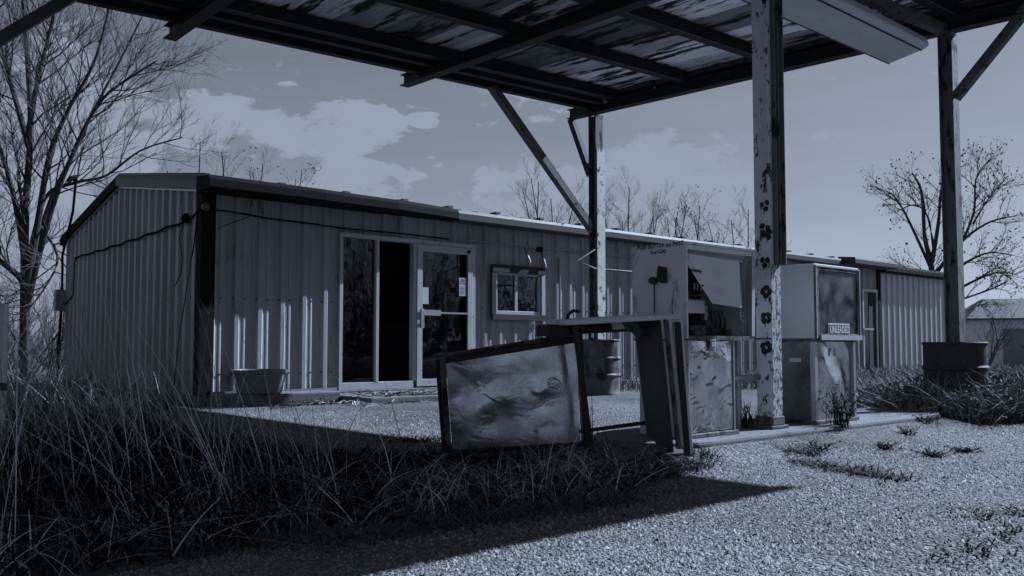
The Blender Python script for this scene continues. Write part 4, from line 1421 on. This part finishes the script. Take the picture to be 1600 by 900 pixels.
# short pipe bollard at the left edge
bo = thing('pipe_bollard', (1.02, 5.62, 0), 'grey pipe bollard with domed cap at the left edge of the grass', 'bollard')
bp = at_d(-15, 700, 5.2)
bp = Vector((bp.x, bp.y, 0))
bo.location = bp
OFF[bo.name] = bp
MB().lathe([(.078, -.05), (.078, .92), (.066, .955), (.03, .972), (0, .975)], bp, 20).build('pipe', M_pump2, bo, True)
MB().lathe([(.078, .42), (.088, .43), (.088, .46), (.078, .47)], bp, 20).build('collar', M_rust, bo, True)

# ------------------------------------------------------------------ far shed
sx_, sy_ = at_d(1521, 560, 40).x, at_d(1521, 560, 40).y
gz = -.35
sh = thing('small_shed', (sx_ + 2, sy_, gz), 'small pale gabled shed with a plain door at the far right', 'shed')
e1, e2 = RV.copy(), Vector((DV.x, DV.y, 0)).normalized()
e1 = (e1 * .96 - e2 * .28).normalized()
e2 = Vector((-e1.y, e1.x, 0))
o_ = Vector((sx_, sy_, gz))
MB().obox(o_, e1 * 9, e2 * 5, (0, 0, 2.32)).build('wall', M_shed, sh)
Ha = Vector((0, 0, 2.26))
rf = [o_ + Ha - e1 * .3 - e2 * .45, o_ + Ha + e1 * 9.3 - e2 * .45, o_ + Ha + e1 * 9.3 + e2 * 2.5 + Vector((0, 0, 1.05)), o_ + Ha + e1 * 1.0 + e2 * 2.5 + Vector((0, 0, 1.05))]
MB().poly(rf, (0, 0, .08)).build('roof', M_shedroof, sh)
rf2 = [rf[3], rf[2], o_ + Ha + e1 * 9.3 + e2 * 5.4, o_ + Ha - e1 * .3 + e2 * 5.4]
MB().poly(rf2, (0, 0, .08)).poly([rf[0], rf[3], rf2[3]], (0, 0, .079)).build('roof', M_shedroof, sh)
sd = MB().obox(o_ + e1 * 1.25 - e2 * .03 + Vector((0, 0, .05)), e1 * .95, e2 * .025, (0, 0, 1.8)).build('door', M_sheddoor, sh)
MB().obox(o_ + e1 * 1.19 - e2 * .05 + Vector((0, 0, .05)), e1 * .06, e2 * .045, (0, 0, 1.86)).obox(o_ + e1 * 2.20 - e2 * .05 + Vector((0, 0, .05)), e1 * .06, e2 * .045, (0, 0, 1.86)).obox(
    o_ + e1 * 1.25 - e2 * .05 + Vector((0, 0, 1.85)), e1 * .95, e2 * .045, (0, 0, .06)).build('door_frame', M_shed, sd)
MB().obox(o_ + e1 * 2.05 - e2 * .06 + Vector((0, 0, .95)), e1 * .06, e2 * .03, (0, 0, .08)).build('handle', M_dark, sd)


# ------------------------------------------------------------------ trees
class Twigs:
    """tapered tubes collected into arrays"""

    def __init__(self, seed):
        self.r = random.Random(seed)
        self.big, self.small = MB(), MB()
        self.tips = []

    def limb(self, pts, r0, r1, n=6, big=True):
        k = len(pts)
        (self.big if big else self.small).tube(pts, [r0 + (r1 - r0) * (i / (k - 1)) ** .8 for i in range(k)], n, cap=False)

    def grow(self, p, d, L, r, lev, maxlev, kids, up=.25, spread=.8):
        q = self.r
        n = 4 if lev < 2 else 3
        pts = [p]
        dd = d.normalized()
        for i in range(n):
            dd = (dd + Vector((q.gauss(0, .16), q.gauss(0, .16), q.gauss(0, .12) + up * .25))).normalized()
            pts.append(pts[-1] + dd * (L / n))
        self.limb(pts, r, r * .35, 5 if lev < 1 else 3, lev < 1)
        if lev >= maxlev:
            self.tips.append((pts[-1], dd))
            return
        for c in range(kids[lev]):
            t = q.uniform(.25, 1.0)
            i = min(int(t * n), n - 1)
            b = pts[i].lerp(pts[i + 1], t * n - i)
            base = (pts[i + 1] - pts[i]).normalized()
            s = Vector((q.gauss(0, 1), q.gauss(0, 1), q.gauss(0, .7)))
            s = (s - base * s.dot(base)).normalized()
            nd_ = (base + s * spread * q.uniform(.6, 1.2) + Vector((0, 0, up))).normalized()
            self.grow(b, nd_, L * q.uniform(.42, .66) * (1.15 - .4 * t), max(r * .5 * (1.1 - .4 * t), .0028), lev + 1, maxlev, kids, up, spread)

    def along(self, pts, count, L, r, maxlev, kids, up=.25, t0=.25, spread=.9, lean=Vector((0, 0, 0))):
        q = self.r
        n = len(pts) - 1
        for c in range(count):
            t = t0 + (1 - t0) * (c + q.uniform(0, 1)) / count
            i = min(int(t * n), n - 1)
            b = pts[i].lerp(pts[i + 1], t * n - i)
            base = (pts[i + 1] - pts[i]).normalized()
            s = Vector((q.gauss(0, 1), q.gauss(0, 1), q.gauss(0, .5))) + lean
            s = (s - base * s.dot(base)).normalized()
            self.grow(b, (base * .8 + s * spread + Vector((0, 0, up))).normalized(), L * q.uniform(.6, 1.15) * (1.1 - .45 * t), r * (1.1 - .6 * t), 0, maxlev, kids, up)


def smooth(pts, k=4):
    out = []
    n = len(pts)
    for i in range(n - 1):
        p0, p1, p2, p3 = pts[max(i - 1, 0)], pts[i], pts[i + 1], pts[min(i + 2, n - 1)]
        for j in range(k):
            t = j / k
            out.append(.5 * ((2 * p1) + (p2 - p0) * t + (2 * p0 - 5 * p1 + 4 * p2 - p3) * t * t + (3 * p1 - p0 - 3 * p2 + p3) * t ** 3))
    out.append(pts[-1])
    return out


def finish_tree(tw, name, loc, label, group, mb_, mt_, leaves=0, leafsize=.03):
    t = thing(name, loc, label, 'tree', group)
    tw.big.build('trunk', mb_, t, True)
    tw.small.build('crown', mt_, t)
    if leaves:
        q = tw.r
        mbl = MB()
        for (p, d) in tw.tips:
            for _ in range(leaves):
                c = p + Vector((q.gauss(0, .05), q.gauss(0, .05), q.gauss(0, .05)))
                a = Vector((q.gauss(0, 1), q.gauss(0, 1), q.gauss(0, 1))).normalized() * leafsize * q.uniform(.5, 1.2)
                b = Vector((q.gauss(0, 1), q.gauss(0, 1), q.gauss(0, 1))).normalized() * leafsize * q.uniform(.4, .9)
                mbl.add([c - a, c - b, c + a, c + b], [(0, 1, 2, 3)])
        tag(mbl.build('dead_leaves', M_leaf, t), kind='stuff')
    return t


# big bare tree at the left
D0 = 19.0
tw = Twigs(11)
base = at_d(40, 575, D0)
base.z = -.1


def P(x, y, dd=0.0):
    return at_d(x, y, D0 + dd)


stems = [
    ([base, P(38, 480), P(40, 330, .1), P(48, 200, .3), P(42, 80, .5), P(30, -80, .6)], .12, .04),
    ([P(40, 470), P(62, 330, -.2), P(78, 240, -.4), P(110, 165, -.6), P(150, 90, -.8), P(180, -30, -1)], .085, .02),
    ([P(40, 500), P(70, 340, .4), P(115, 240, .6), P(140, 185, .8), P(190, 90, 1.0), P(225, 20, 1.2)], .075, .015),
    ([P(42, 480), P(80, 330, -.5), P(125, 215, -.8), P(160, 155, -1), P(205, 120, -1.3), P(245, 95, -1.5)], .07, .015),
    ([P(42, 420), P(70, 310, .2), P(120, 285, .1), P(165, 275, 0), P(220, 235, -.2), P(285, 215, -.3)], .06, .012),
    ([P(38, 400), P(20, 300, .2), P(-10, 200, .5), P(-60, 60, .8)], .08, .02),
    ([P(44, 210, .3), P(60, 120, .2), P(80, 40, .1), P(100, -60, 0)], .07, .02),
    ([P(46, 230, .3), P(20, 140, .6), P(0, 60, .9), P(-20, -20, 1)], .08, .02),
    ([P(40, 440), P(-20, 390, -.3), P(-80, 330, -.6)], .09, .02),
    ([P(60, 350), P(90, 400, -.4), P(70, 450, -.8), P(30, 500, -1.0)], .04, .012),
]
for pts, r0, r1 in stems:
    ps = smooth(pts)
    tw.limb(ps, r0, r1, 8)
    tw.along(ps, 17, 2.2, r1 * .6 + .012, 2, (8, 5), up=.22, t0=.22)
finish_tree(tw, 'bare_tree', (base.x, base.y, -.1), 'large many-stemmed bare tree behind the back corner at the left', 'bare trees around the station', M_bark, M_twig)

# thicket left of the building
for i, (px, d, h) in enumerate(((20, 16.5, 3.0), (75, 18.5, 3.4), (-30, 15.0, 2.8), (95, 21, 2.6), (50, 23, 3.2), (10, 26, 3.0))):
    tw = Twigs(40 + i)
    b = at_d(px, 570, d)
    b.z = -.03
    for s in range(6):
        a = tw.r.uniform(0, 6.28)
        tw.grow(b + Vector((math.cos(a), math.sin(a), 0)) * .25, Vector((math.cos(a) * .6, math.sin(a) * .6, 1)), h * tw.r.uniform(.5, .9), .018, 0, 2, (7, 5), .12, .9)
    t = thing('bare_shrub', (b.x, b.y, 0), ['bare shrub beneath the big left tree, nearest the trunk', 'bare shrub between the big left tree and the meter', 'bare shrub cut by the left picture edge',
              'low bare shrub just behind the meter pipe', 'taller bare shrub behind the big left trunk', 'farthest bare shrub behind the left thicket'][i], 'shrub', 'bare shrubs at the left')
    tw.big.build('stems', M_twig, t)
    tw.small.build('twigs', M_twig, t)

# saplings behind the roof
sap = [(380, 23, 215, 0, 'leafy-tipped sapling over the roof left of the shopfront'), (430, 23.5, 228, 1, 'thin sapling with dead leaves over the roof above the shopfront'),
       (300, 24, 225, 0, 'thin bare sapling over the gable ridge'),
       (830, 26, 265, 0, 'bare bushy sapling over the roof left of the far post'), (880, 27, 285, 0, 'bare sapling touching the far post brace over the roof'),
       (975, 26, 285, 0, 'widest bare sapling over the roof right of the far post'), (1030, 28, 310, 0, 'bare sapling over the roof above the pump side panel'),
       (1075, 29, 318, 1, 'leafy-tipped sapling over the roof above the gutted pump'), (1120, 30, 322, 1, 'small leafy-tipped sapling over the roof near the clover post'), (1168, 30, 335, 0, 'slender bare sapling beside the clover post')]
for i, (px, d, ytop, lf, lab) in enumerate(sap):
    tw = Twigs(80 + i)
    b = at_d(px, 560, d)
    b.z = -.1
    top = at_d(px + tw.r.uniform(-10, 10), ytop, d)
    H_ = top.z - b.z
    for s in range(5 if i > 2 else 3):
        a = tw.r.uniform(0, 6.28)
        q_ = b + Vector((math.cos(a), math.sin(a), 0)) * .2
        hh = H_ * tw.r.uniform(.75, 1.0)
        sp_ = .22 if i > 2 else .1
        ps = smooth([q_, q_ + Vector((math.cos(a) * hh * sp_ * .4, math.sin(a) * hh * sp_ * .4, hh * .45)), q_ + Vector((math.cos(a) * hh * sp_, math.sin(a) * hh * sp_, hh))], 4)
        tw.limb(ps, .05, .012, 5)
        tw.along(ps, 12 if i > 2 else 8, 1.2, .012, 1 if lf else 2, (6, 4), up=.3, t0=.35)
    finish_tree(tw, 'bare_sapling', (b.x, b.y, -.1), lab, 'saplings behind the roof', M_twig, M_twig, 2 if lf else 0, .035)

# right-hand tree
D0 = 42.0
tw = Twigs(23)
base = at_d(1460, 575, D0)
base.z = -.4
stems = [([base, P(1460, 480), P(1455, 415), P(1445, 370, .3), P(1440, 300, .5), P(1425, 270, .7)], .24, .04),
         ([P(1456, 410), P(1466, 350, -.4), P(1470, 300, -.6), P(1478, 255, -.8)], .13, .03),
         ([P(1457, 425), P(1420, 345, .5), P(1400, 310, .6), P(1385, 298, .7)], .10, .02),
         ([P(1460, 400), P(1450, 340, 1), P(1430, 320, 1.5), P(1402, 330, 2)], .08, .02),
         ([P(1460, 430), P(1500, 380, .4), P(1540, 350, .6), P(1578, 338, .7)], .12, .03),
         ([P(1505, 375, .4), P(1522, 330, .4), P(1525, 280, .4), P(1545, 250, .4)], .08, .02),
         ([P(1520, 350, .4), P(1545, 310, .6), P(1575, 275, .8)], .06, .02),
         ([P(1460, 445), P(1510, 410, -.4), P(1545, 395, -.6), P(1580, 398, -.8)], .10, .02),
         ([P(1464, 470), P(1520, 440, .4), P(1560, 425, .6), P(1590, 430, .8)], .10, .02),
         ([P(1464, 480), P(1540, 455, 1), P(1575, 440, 1.2)], .08, .02),
         ([P(1458, 440), P(1435, 430, .5), P(1405, 440, 1)], .06, .02)]
for pts, r0, r1 in stems:
    ps = smooth(pts)
    tw.limb(ps, r0, r1, 6)
    tw.along(ps, 13, 1.9, .03, 1, (9, 4), up=.18, t0=.3)
finish_tree(tw, 'bare_tree', (base.x, base.y, -.4), 'spreading bare tree with a few dead leaves beyond the right end of the building', 'bare trees around the station', M_bark, M_twig, 1, .075)
# dark bush at its foot
tw = Twigs(29)
b = at_d(1525, 560, 36)
b.z = -.35
for s in range(12):
    a = tw.r.uniform(0, 6.28)
    tw.grow(b + Vector((math.cos(a), math.sin(a), 0)) * .4, Vector((math.cos(a) * .8, math.sin(a) * .8, 1)), tw.r.uniform(1.6, 3.0), .03, 0, 2, (7, 4), .1, .9)
t = thing('bare_shrub', (b.x, b.y, -.35), 'dark tangled shrub between the right post and the shed', 'shrub')
tw.big.build('stems', M_twig, t)
tw.small.build('twigs', M_twig, t)


# ------------------------------------------------------------------ grass, weeds, gravel
def blades(name, xy, h, w, m, lean=.35, leandir=None, seed=1, curl=.5, z0=None, segs=4):
    r = np.random.default_rng(seed)
    n = len(xy)
    h = np.asarray(h)
    ang = r.uniform(0, 2 * np.pi, n) if leandir is None else leandir + r.normal(0, 1.15, n)
    ln = np.abs(r.normal(0, lean, n)) + .05
    dx, dy = np.cos(ang), np.sin(ang)
    fa = r.uniform(0, 2 * np.pi, n)
    wx, wy = np.cos(fa), np.sin(fa)
    cu = r.uniform(0, curl, n)
    k = segs + 1
    V = np.zeros((n, k, 2, 3), np.float32)
    zz = np.zeros(n) if z0 is None else z0
    for i in range(k):
        t = i / segs
        out = h * (ln * t + cu * t * t)
        zh = h * (t - .38 * cu * t * t - .25 * ln * t * t)
        wd = w * (1 - .82 * t)
        cx, cy_ = xy[:, 0] + dx * out, xy[:, 1] + dy * out
        for s, sg_ in ((0, -1), (1, 1)):
            V[:, i, s, 0] = cx + sg_ * wx * wd
            V[:, i, s, 1] = cy_ + sg_ * wy * wd
            V[:, i, s, 2] = zz + zh
    idx = np.arange(n)[:, None] * (2 * k)
    q = []
    for i in range(segs):
        a = 2 * i
        q.append(np.stack([idx[:, 0] + a, idx[:, 0] + a + 1, idx[:, 0] + a + 3, idx[:, 0] + a + 2], 1))
    o = np_mesh(name, V.reshape(-1, 3), np.concatenate(q), m)
    return o


def scatter(n, poly, seed):
    r = np.random.default_rng(seed)
    p = np.array(poly)
    lo, hi = p.min(0), p.max(0)
    out = np.zeros((0, 2))
    while len(out) < n:
        c = r.uniform(lo, hi, (n * 2, 2))
        out = np.concatenate([out, c[in_poly(c[:, 0], c[:, 1], poly)]])
    return out[:n]


r8 = np.random.default_rng(5)
# wedge in view only, near bed
BED = [(-1.5, 2.62), (.3, 2.75), (1.4, 2.88), (2.4, 2.72), (3.1, 2.74), (3.75, 2.97), (3.9, 3.25), (3.45, 4.2), (2.7, 4.9), (2.3, 6.2), (2.25, 7.6), (2.8, 9.1), (3.45, 9.9), (3.45, 13.5), (.5, 13.5), (-1.5, 6)]
xy = scatter(30000, BED, 1)


def tall(xy):
    x, y = xy[:, 0], xy[:, 1]
    f = np.clip((2.35 - x) / 1.1, 0, 1)              # taller to the left
    f *= np.clip((y - 2.7) / .7, .25, 1)
    clump = .55 + .45 * np.sin(x * 3.1 + 1.3 * np.sin(y * 2.3)) * np.cos(y * 2.7 + x)
    return .07 + .30 * f * clump + .08 * clump


h = tall(xy) * r8.uniform(.5, 1.25, len(xy))
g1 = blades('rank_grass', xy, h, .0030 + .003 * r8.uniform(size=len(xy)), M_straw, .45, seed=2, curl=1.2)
tag(g1, 'dark rank grass bed in the canopy shade', 'grass', kind='stuff')
# long pale stalks leaning to the left
STK = [(-.6, 3.1), (1.2, 3.1), (2.0, 3.4), (2.2, 5), (2.3, 8), (3.3, 10), (3.3, 12), (.5, 12), (-1, 6)]
xy = scatter(2500, STK, 3)
hh = r8.uniform(.35, 1.15, len(xy)) * np.clip((2.7 - xy[:, 0]) / 1.0, .5, 1)
g2 = blades('straw_stalks', xy, hh, r8.uniform(.0012, .0030, len(xy)), M_strawl, .5, leandir=2.35, seed=6, curl=.30, segs=5)
tag(g2, 'long pale dry grass stalks leaning over the bed', 'grass', kind='stuff')
# curled dead blades along the front margin
FRM = [(-.3, 2.72), (.3, 2.78), (1.4, 2.9), (2.4, 2.75), (3.1, 2.77), (3.7, 2.98), (3.7, 3.5), (2.5, 3.6), (-.3, 3.6)]
xy = scatter(1500, FRM, 7)
g3 = blades('curled_blades', xy, r8.uniform(.08, .30, len(xy)), r8.uniform(.0012, .0042, len(xy)), M_strawl, .6, seed=9, curl=1.7, segs=6)
tag(g3, 'curled pale blades along the front margin of the bed', 'grass', kind='stuff')
# farther bed at the left beside the gable
FAR = [(3.4, 10.2), (3.4, 24), (-12, 24), (-9, 12), (0, 10)]
xy = scatter(9000, FAR, 11)
xyf = scatter(1100, BED, 71)
xyf = xyf[(xyf[:, 0] < 2.7) & (xyf[:, 1] > 3.1)]
gf = blades('fallen_stalks', xyf, r8.uniform(.2, .6, len(xyf)), r8.uniform(.0014, .0034, len(xyf)), M_strawl, 1.6, seed=72, curl=.8, z0=r8.uniform(.02, .16, len(xyf)), segs=5)
tag(gf, 'broken pale stalks fallen across the grass bed', 'grass', kind='stuff')
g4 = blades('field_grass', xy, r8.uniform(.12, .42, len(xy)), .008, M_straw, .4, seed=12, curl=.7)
tag(g4, 'long grass beside the gable wall', 'grass', kind='stuff')

# sunlit weeds round the right drum
WD = [(7.6, 3.55), (8.0, 2.95), (8.6, 2.75), (10.5, 2.2), (14, 2.6), (17, 4.5), (16, 7.2), (12, 6.4), (9.5, 5.2), (8.2, 4.3)]
xy = scatter(24000, WD, 13)
dd_ = np.hypot(xy[:, 0] - 8.9, xy[:, 1] - 3.4)
hw_ = (.22 + .36 * np.exp(-(dd_ / 1.4) ** 2)) * r8.uniform(.5, 1.3, len(xy))
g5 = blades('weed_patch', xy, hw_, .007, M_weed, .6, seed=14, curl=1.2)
tag(g5, 'sunlit low weeds around the right drum', 'weeds', kind='stuff')
# leafy litter in the same patch
r9 = np.random.default_rng(17)


def leaf_cloud(name, xy, zmax, size, m, seed, label):
    r = np.random.default_rng(seed)
    n = len(xy)
    c = np.zeros((n, 3))
    c[:, :2] = xy
    c[:, 2] = zmax * r.uniform(.03, 1, n) ** 1.3
    a = r.normal(size=(n, 3))
    a /= np.linalg.norm(a, axis=1, keepdims=True)
    b = r.normal(size=(n, 3))
    b -= a * (a * b).sum(1, keepdims=True)
    b /= np.linalg.norm(b, axis=1, keepdims=True)
    s = (size * r.uniform(.5, 1.3, n))[:, None]
    V = np.stack([c - a * s, c - b * s * .45, c + a * s, c + b * s * .45], 1).reshape(-1, 3)
    V[:, 2] = np.maximum(V[:, 2], .004)
    q = np.arange(n * 4).reshape(-1, 4)
    return tag(np_mesh(name, V, q, m), label, 'weeds', kind='stuff')


xy = scatter(30000, [(7.9, 3.35), (8.3, 2.85), (9.5, 2.6), (12, 2.8), (12.5, 4.6), (10, 4.9), (8.4, 4.4)], 18)
zz = .10 + .36 * np.exp(-(np.hypot(xy[:, 0] - 9.0, xy[:, 1] - 3.5) / 1.1) ** 2)
leaf_cloud('weed_leaves', xy, zz, .028, M_weed, 19, 'small dry weed leaves heaped around the right drum')
# sparse grass between the forecourt and the wall
xy = scatter(9000, [(9, 8.9), (9, 9.9), (24, 9.9), (24, 6.5), (16, 6.5), (12, 7.6)], 21)
g6 = blades('wall_grass', xy, r8.uniform(.06, .38, len(xy)), .008, M_weed, .5, seed=22, curl=.9)
tag(g6, 'sparse sunlit grass along the front wall', 'grass', kind='stuff')
xy = scatter(26000, [(14, -4), (30, -3), (60, 5), (60, 40), (26, 24), (25, 9), (18, 5)], 23)
g7 = blades('far_field_grass', xy, r8.uniform(.05, .22, len(xy)), .02, M_weed, .5, seed=24, curl=.9, z0=-.35 * np.clip((np.hypot(xy[:, 0], xy[:, 1]) - 22) / 16, 0, 1))
tag(g7, 'rough field grass toward the shed', 'grass', kind='stuff')

# single weeds
def weed(name, loc, h, n, label, m=M_leaf, seed=1, spread=.5, leaf=.018):
    loc = Vector(loc)
    q = random.Random(seed)
    t = thing(name, loc, label, 'weed', 'weeds on the forecourt')
    st_, lf = MB(), MB()
    for i in range(n):
        a = q.uniform(0, 6.28)
        o_ = loc + Vector((q.gauss(0, .03), q.gauss(0, .03), -.01))
        sp_ = q.uniform(.15, 1) * spread
        hh_ = h * q.uniform(.45, 1.05)
        pts_ = [o_, o_ + Vector((math.cos(a) * sp_ * hh_ * .35, math.sin(a) * sp_ * hh_ * .35, hh_ * .5)), o_ + Vector((math.cos(a) * sp_ * hh_, math.sin(a) * sp_ * hh_, hh_ * q.uniform(.8, 1)))]
        st_.tube(pts_, [.003, .0022, .0012], 3, cap=False)
        for k in range(6):
            tt_ = q.uniform(.25, 1)
            c = pts_[0].lerp(pts_[1], tt_ * 2) if tt_ < .5 else pts_[1].lerp(pts_[2], tt_ * 2 - 1)
            aa = Vector((q.gauss(0, 1), q.gauss(0, 1), q.gauss(0, .8))).normalized() * leaf * q.uniform(.5, 1.3)
            bb = Vector((q.gauss(0, 1), q.gauss(0, 1), q.gauss(0, .8))).normalized() * leaf * .35
            lf.add([c, c + aa * .5 + bb, c + aa, c + aa * .5 - bb], [(0, 1, 2, 3)])
    st_.build('stems', M_straw, t)
    lf.build('leaves', m, t)


weed('bushy_weed', (6.02, 3.30, .09), .36, 60, 'bushy dry weed in front of the closed pump', M_leaf, 1, .75, .024)
weed('bushy_weed', gnd(1164, 668, .10), .22, 46, 'small dark weed between the gutted pump and the clover post', M_leaf, 2, .6)
weed('bushy_weed', (9.25, 8.6, 0), .42, 26, 'dark weed beside the dark patchy drum', M_leaf, 3, .6, .03)
weed('bushy_weed', (4.62, 4.55, 0), .52, 3, 'tall thin dead sapling seen through the open cabinet', M_leaf, 4, .12, .02)
weed('bushy_weed', (6.55, 3.05, .0), .10, 30, 'low dark weed on the island kerb', M_leaf, 5, 1.4)
weed('bushy_weed', (7.25, 3.22, .05), .09, 26, 'low weed at the far end of the island kerb', M_leaf, 6, 1.5)
weed('bushy_weed', (5.6, 2.75, .0), .07, 30, 'flat weed tuft in the crack near the island', M_leaf, 7, 1.8)
weed('bushy_weed', (5.15, 3.0, .0), .09, 40, 'flat weed tuft at the foot of the island', M_leaf, 8, 2.0)
weed('bushy_weed', (5.45, 2.38, .0), .055, 44, 'flat dark weed strip in the middle of the sunlit forecourt', M_leaf, 9, 2.6)
weed('bushy_weed', (5.85, 2.35, .0), .05, 34, 'flat weed strip at the right end of the forecourt crack', M_leaf, 10, 2.6)
weed('bushy_weed', (4.2, 3.15, .0), .12, 30, 'grass tuft at the right foot of the open cabinet', M_straw, 12, 1.2)
for i, (px, py, h_) in enumerate(((745, 712, .20), (800, 716, .26), (838, 716, .34), (872, 712, .30), (950, 735, .30), (930, 720, .22))):
    weed('bushy_weed', gnd(px, py), h_, 7, ['thin weed before the lower left of the reflective sheet', 'weed before the left middle of the reflective sheet', 'tallest weed before the reflective sheet', 'weed before the right end of the reflective sheet',
         'weed before the empty cabinet bottom', 'weed at the joint of sheet and cabinet'][i], M_leaf, 30 + i, .35, .016)

# dead branch on the verge, debris on the stoop
br = thing('dead_branch', gnd(640, 815), 'dark dead branch lying at the grass edge', 'branch')
MB().tube([gnd(560, 792, .03), gnd(610, 803, .05), gnd(660, 815, .03), gnd(700, 826, .015)], [.010, .012, .010, .005], 6).tube([gnd(620, 806, .05), gnd(660, 800, .09), gnd(690, 796, .12)], [.007, .005, .003], 5).build('stem', M_bark, br, True)
mb = MB()
q = random.Random(44)
for i in range(420):
    x, y = q.uniform(4.6, 8.0), q.gauss(8.95, .35)
    if y > 9.9:
        continue
    z = .078 if (5.15 < x < 7.95 and y > 8.75) else .006
    a = q.uniform(0, 3.14)
    L = q.uniform(.05, .3)
    mb.tube([(x, y, z + q.uniform(0, .02)), (x + math.cos(a) * L * .5, y + math.sin(a) * L * .5, z + q.uniform(.005, .05)), (x + math.cos(a) * L, y + math.sin(a) * L, z + q.uniform(0, .02))], .004, 3, cap=False)
tag(mb.build('straw_litter', M_strawl), 'dry straw litter strewn along the stoop', 'litter', kind='stuff')
mb = MB()
for (a, b, zz_) in (((560, 613), (640, 600), .10), ((600, 618), (668, 606), .11)):
    mb.tube([gnd(*a, zz_ - .015), gnd(*b, zz_)], .012, 5)
st2 = mb.build('fallen_sticks', M_straw)
tag(st2, 'two fallen sticks on the stoop below the door', 'sticks')

# chip seal: loose stone chips in the near field (faces lit one by one)
r = np.random.default_rng(77)
N = 190000
dd_ = 2.2 * (9.0 / 2.2) ** (r.uniform(0, 1, N) ** .85)
uu = r.uniform(-.68, .66, N)
X = RV.x * uu * dd_ + fx * dd_
Y = RV.y * uu * dd_ + fy * dd_
keep = ~in_poly(X, Y, [(x_, y_ + .05) for x_, y_ in GR])
onis = (X > ISX0 + .1) & (X < ISX1 - .1) & (Y > ISY0 + .04) & (Y < ISY1 - .04)
keep &= ~onis | (r.uniform(size=N) < .12)
X, Y, dd_, onis = X[keep], Y[keep], dd_[keep], onis[keep]
pat = np.sin(X * 2.3 + 1.7 * np.sin(Y * 3.1)) * np.sin(Y * 4.3 + 1.1 * np.sin(X * 1.9)) + .6 * np.sin(X * 11 + 2 * np.sin(Y * 7)) * np.sin(Y * 13 + X * 3)
k2 = r.uniform(size=len(X)) < np.clip(.97 - .85 * np.clip(pat - .15, 0, 1), .08, 1)
rc = gnd(1545, 850)
rub = np.hypot((X - rc.x) / .45, (Y - rc.y) / .30) < r.uniform(.5, 1.1, len(X))
k2 &= ~(rub & (r.uniform(size=len(X)) < .75))
X, Y, dd_, rub, onis = X[k2], Y[k2], dd_[k2], rub[k2], onis[k2]
n = len(X)
s = np.where(rub, 1.15, 1.0) * .0036 * np.minimum(r.lognormal(0, .42, n), 1.9) * (1 + .05 * dd_)
unit = np.array([[1, 0, 0], [-1, 0, 0], [0, 1, 0], [0, -1, 0], [0, 0, 1]], np.float32)
ang = r.uniform(0, 6.28, n)
V = np.zeros((n, 5, 3), np.float32)
ca_, sa_ = np.cos(ang), np.sin(ang)
ex = r.uniform(.7, 1.5, n)
for i in range(5):
    ux, uy, uz = unit[i]
    jx, jy = r.normal(0, .25, n), r.normal(0, .25, n)
    lx_, ly_ = (ux + jx) * s * ex, (uy + jy) * s
    V[:, i, 0] = X + lx_ * ca_ - ly_ * sa_
    V[:, i, 1] = Y + lx_ * sa_ + ly_ * ca_
    V[:, i, 2] = uz * s * r.uniform(.5, 1.5, n) + np.where(uz == 0, -.001, 0) + np.where(onis, .1, 0)
idx = (np.arange(n) * 5)[:, None]
tri = np.concatenate([idx + np.array(t_) for t_ in ((0, 2, 4), (2, 1, 4), (1, 3, 4), (3, 0, 4))])
o = np_mesh('stone_chips', V.reshape(-1, 3), tri, M_stone)
tag(o, 'loose pale stone chips of the forecourt surface', 'gravel', kind='stuff')

# bare woodland across the road behind the viewer, seen only mirrored in the shop glass
xy = scatter(4200, [(-30, -16), (70, -20), (75, -34), (-30, -34)], 91)
gw = blades('woodland', xy, r8.uniform(3.0, 11.0, len(xy)), .05, M_twig, .12, seed=92, curl=.25)
tag(gw, 'bare woodland across the road', 'woods', kind='stuff')

# far brush on the skyline left of the building
xy = scatter(9000, [(-24, 38), (-30, 70), (20, 78), (14, 42)], 95)
gb = blades('far_brush', xy, r8.uniform(1.0, 4.6, len(xy)) * r8.uniform(.4, 1, len(xy)), .03, M_barkl, .3, seed=96, curl=.5, z0=np.full(len(xy), -.36))
tag(gb, 'grey brush on the skyline left of the building', 'brush', kind='stuff')

# low weeds in the pavement cracks and along the island kerb
segs_ = [((0, 885), (300, 862), .08, 260), ((300, 862), (640, 835), .07, 320), ((640, 832), (1000, 780), .07, 360), ((700, 822), (1040, 770), .05, 200), ((1248, 722), (1405, 750), .05, 620), ((1170, 700), (1265, 712), .07, 420), ((1090, 722), (1180, 700), .06, 260), ((1200, 690), (1330, 676), .08, 420), ((1330, 672), (1450, 668), .10, 420),
         ((1470, 880), (1600, 820), .03, 160), ((1500, 810), (1600, 800), .03, 120), ((1010, 745), (1100, 728), .10, 420), ((600, 690), (690, 690), .07, 200), ((420, 640), (520, 628), .08, 160)]
px_, hh_ = [], []
rk = np.random.default_rng(123)
for (a, b, h_, n_) in segs_:
    A2, B2 = np.array(gnd(*a))[:2], np.array(gnd(*b))[:2]
    t_ = rk.uniform(0, 1, n_) ** 1.0
    px_.append(A2 + (B2 - A2) * t_[:, None] + rk.normal(0, .05, (n_, 2)) * (.4 + np.abs(np.sin(t_ * 9)))[:, None])
    hh_.append(h_ * rk.uniform(.4, 1.4, n_))
gk = blades('crack_weeds', np.concatenate(px_), np.concatenate(hh_), .005, M_leaf, .9, seed=124, curl=1.6)
tag(gk, 'low dark weeds in the pavement cracks', 'weeds', kind='stuff')

# leaves and twigs blown over the forecourt
rl = np.random.default_rng(321)
dl_ = 2.5 + 7 * rl.uniform(size=900)
ul_ = rl.uniform(-.3, .62, 900)
xl = np.stack([RV.x * ul_ * dl_ + fx * dl_, RV.y * ul_ * dl_ + fy * dl_], 1)
leaf_cloud('blown_leaves', xl, np.full(900, .012), .011, M_leaf, 322, 'dead leaf scraps blown over the forecourt')
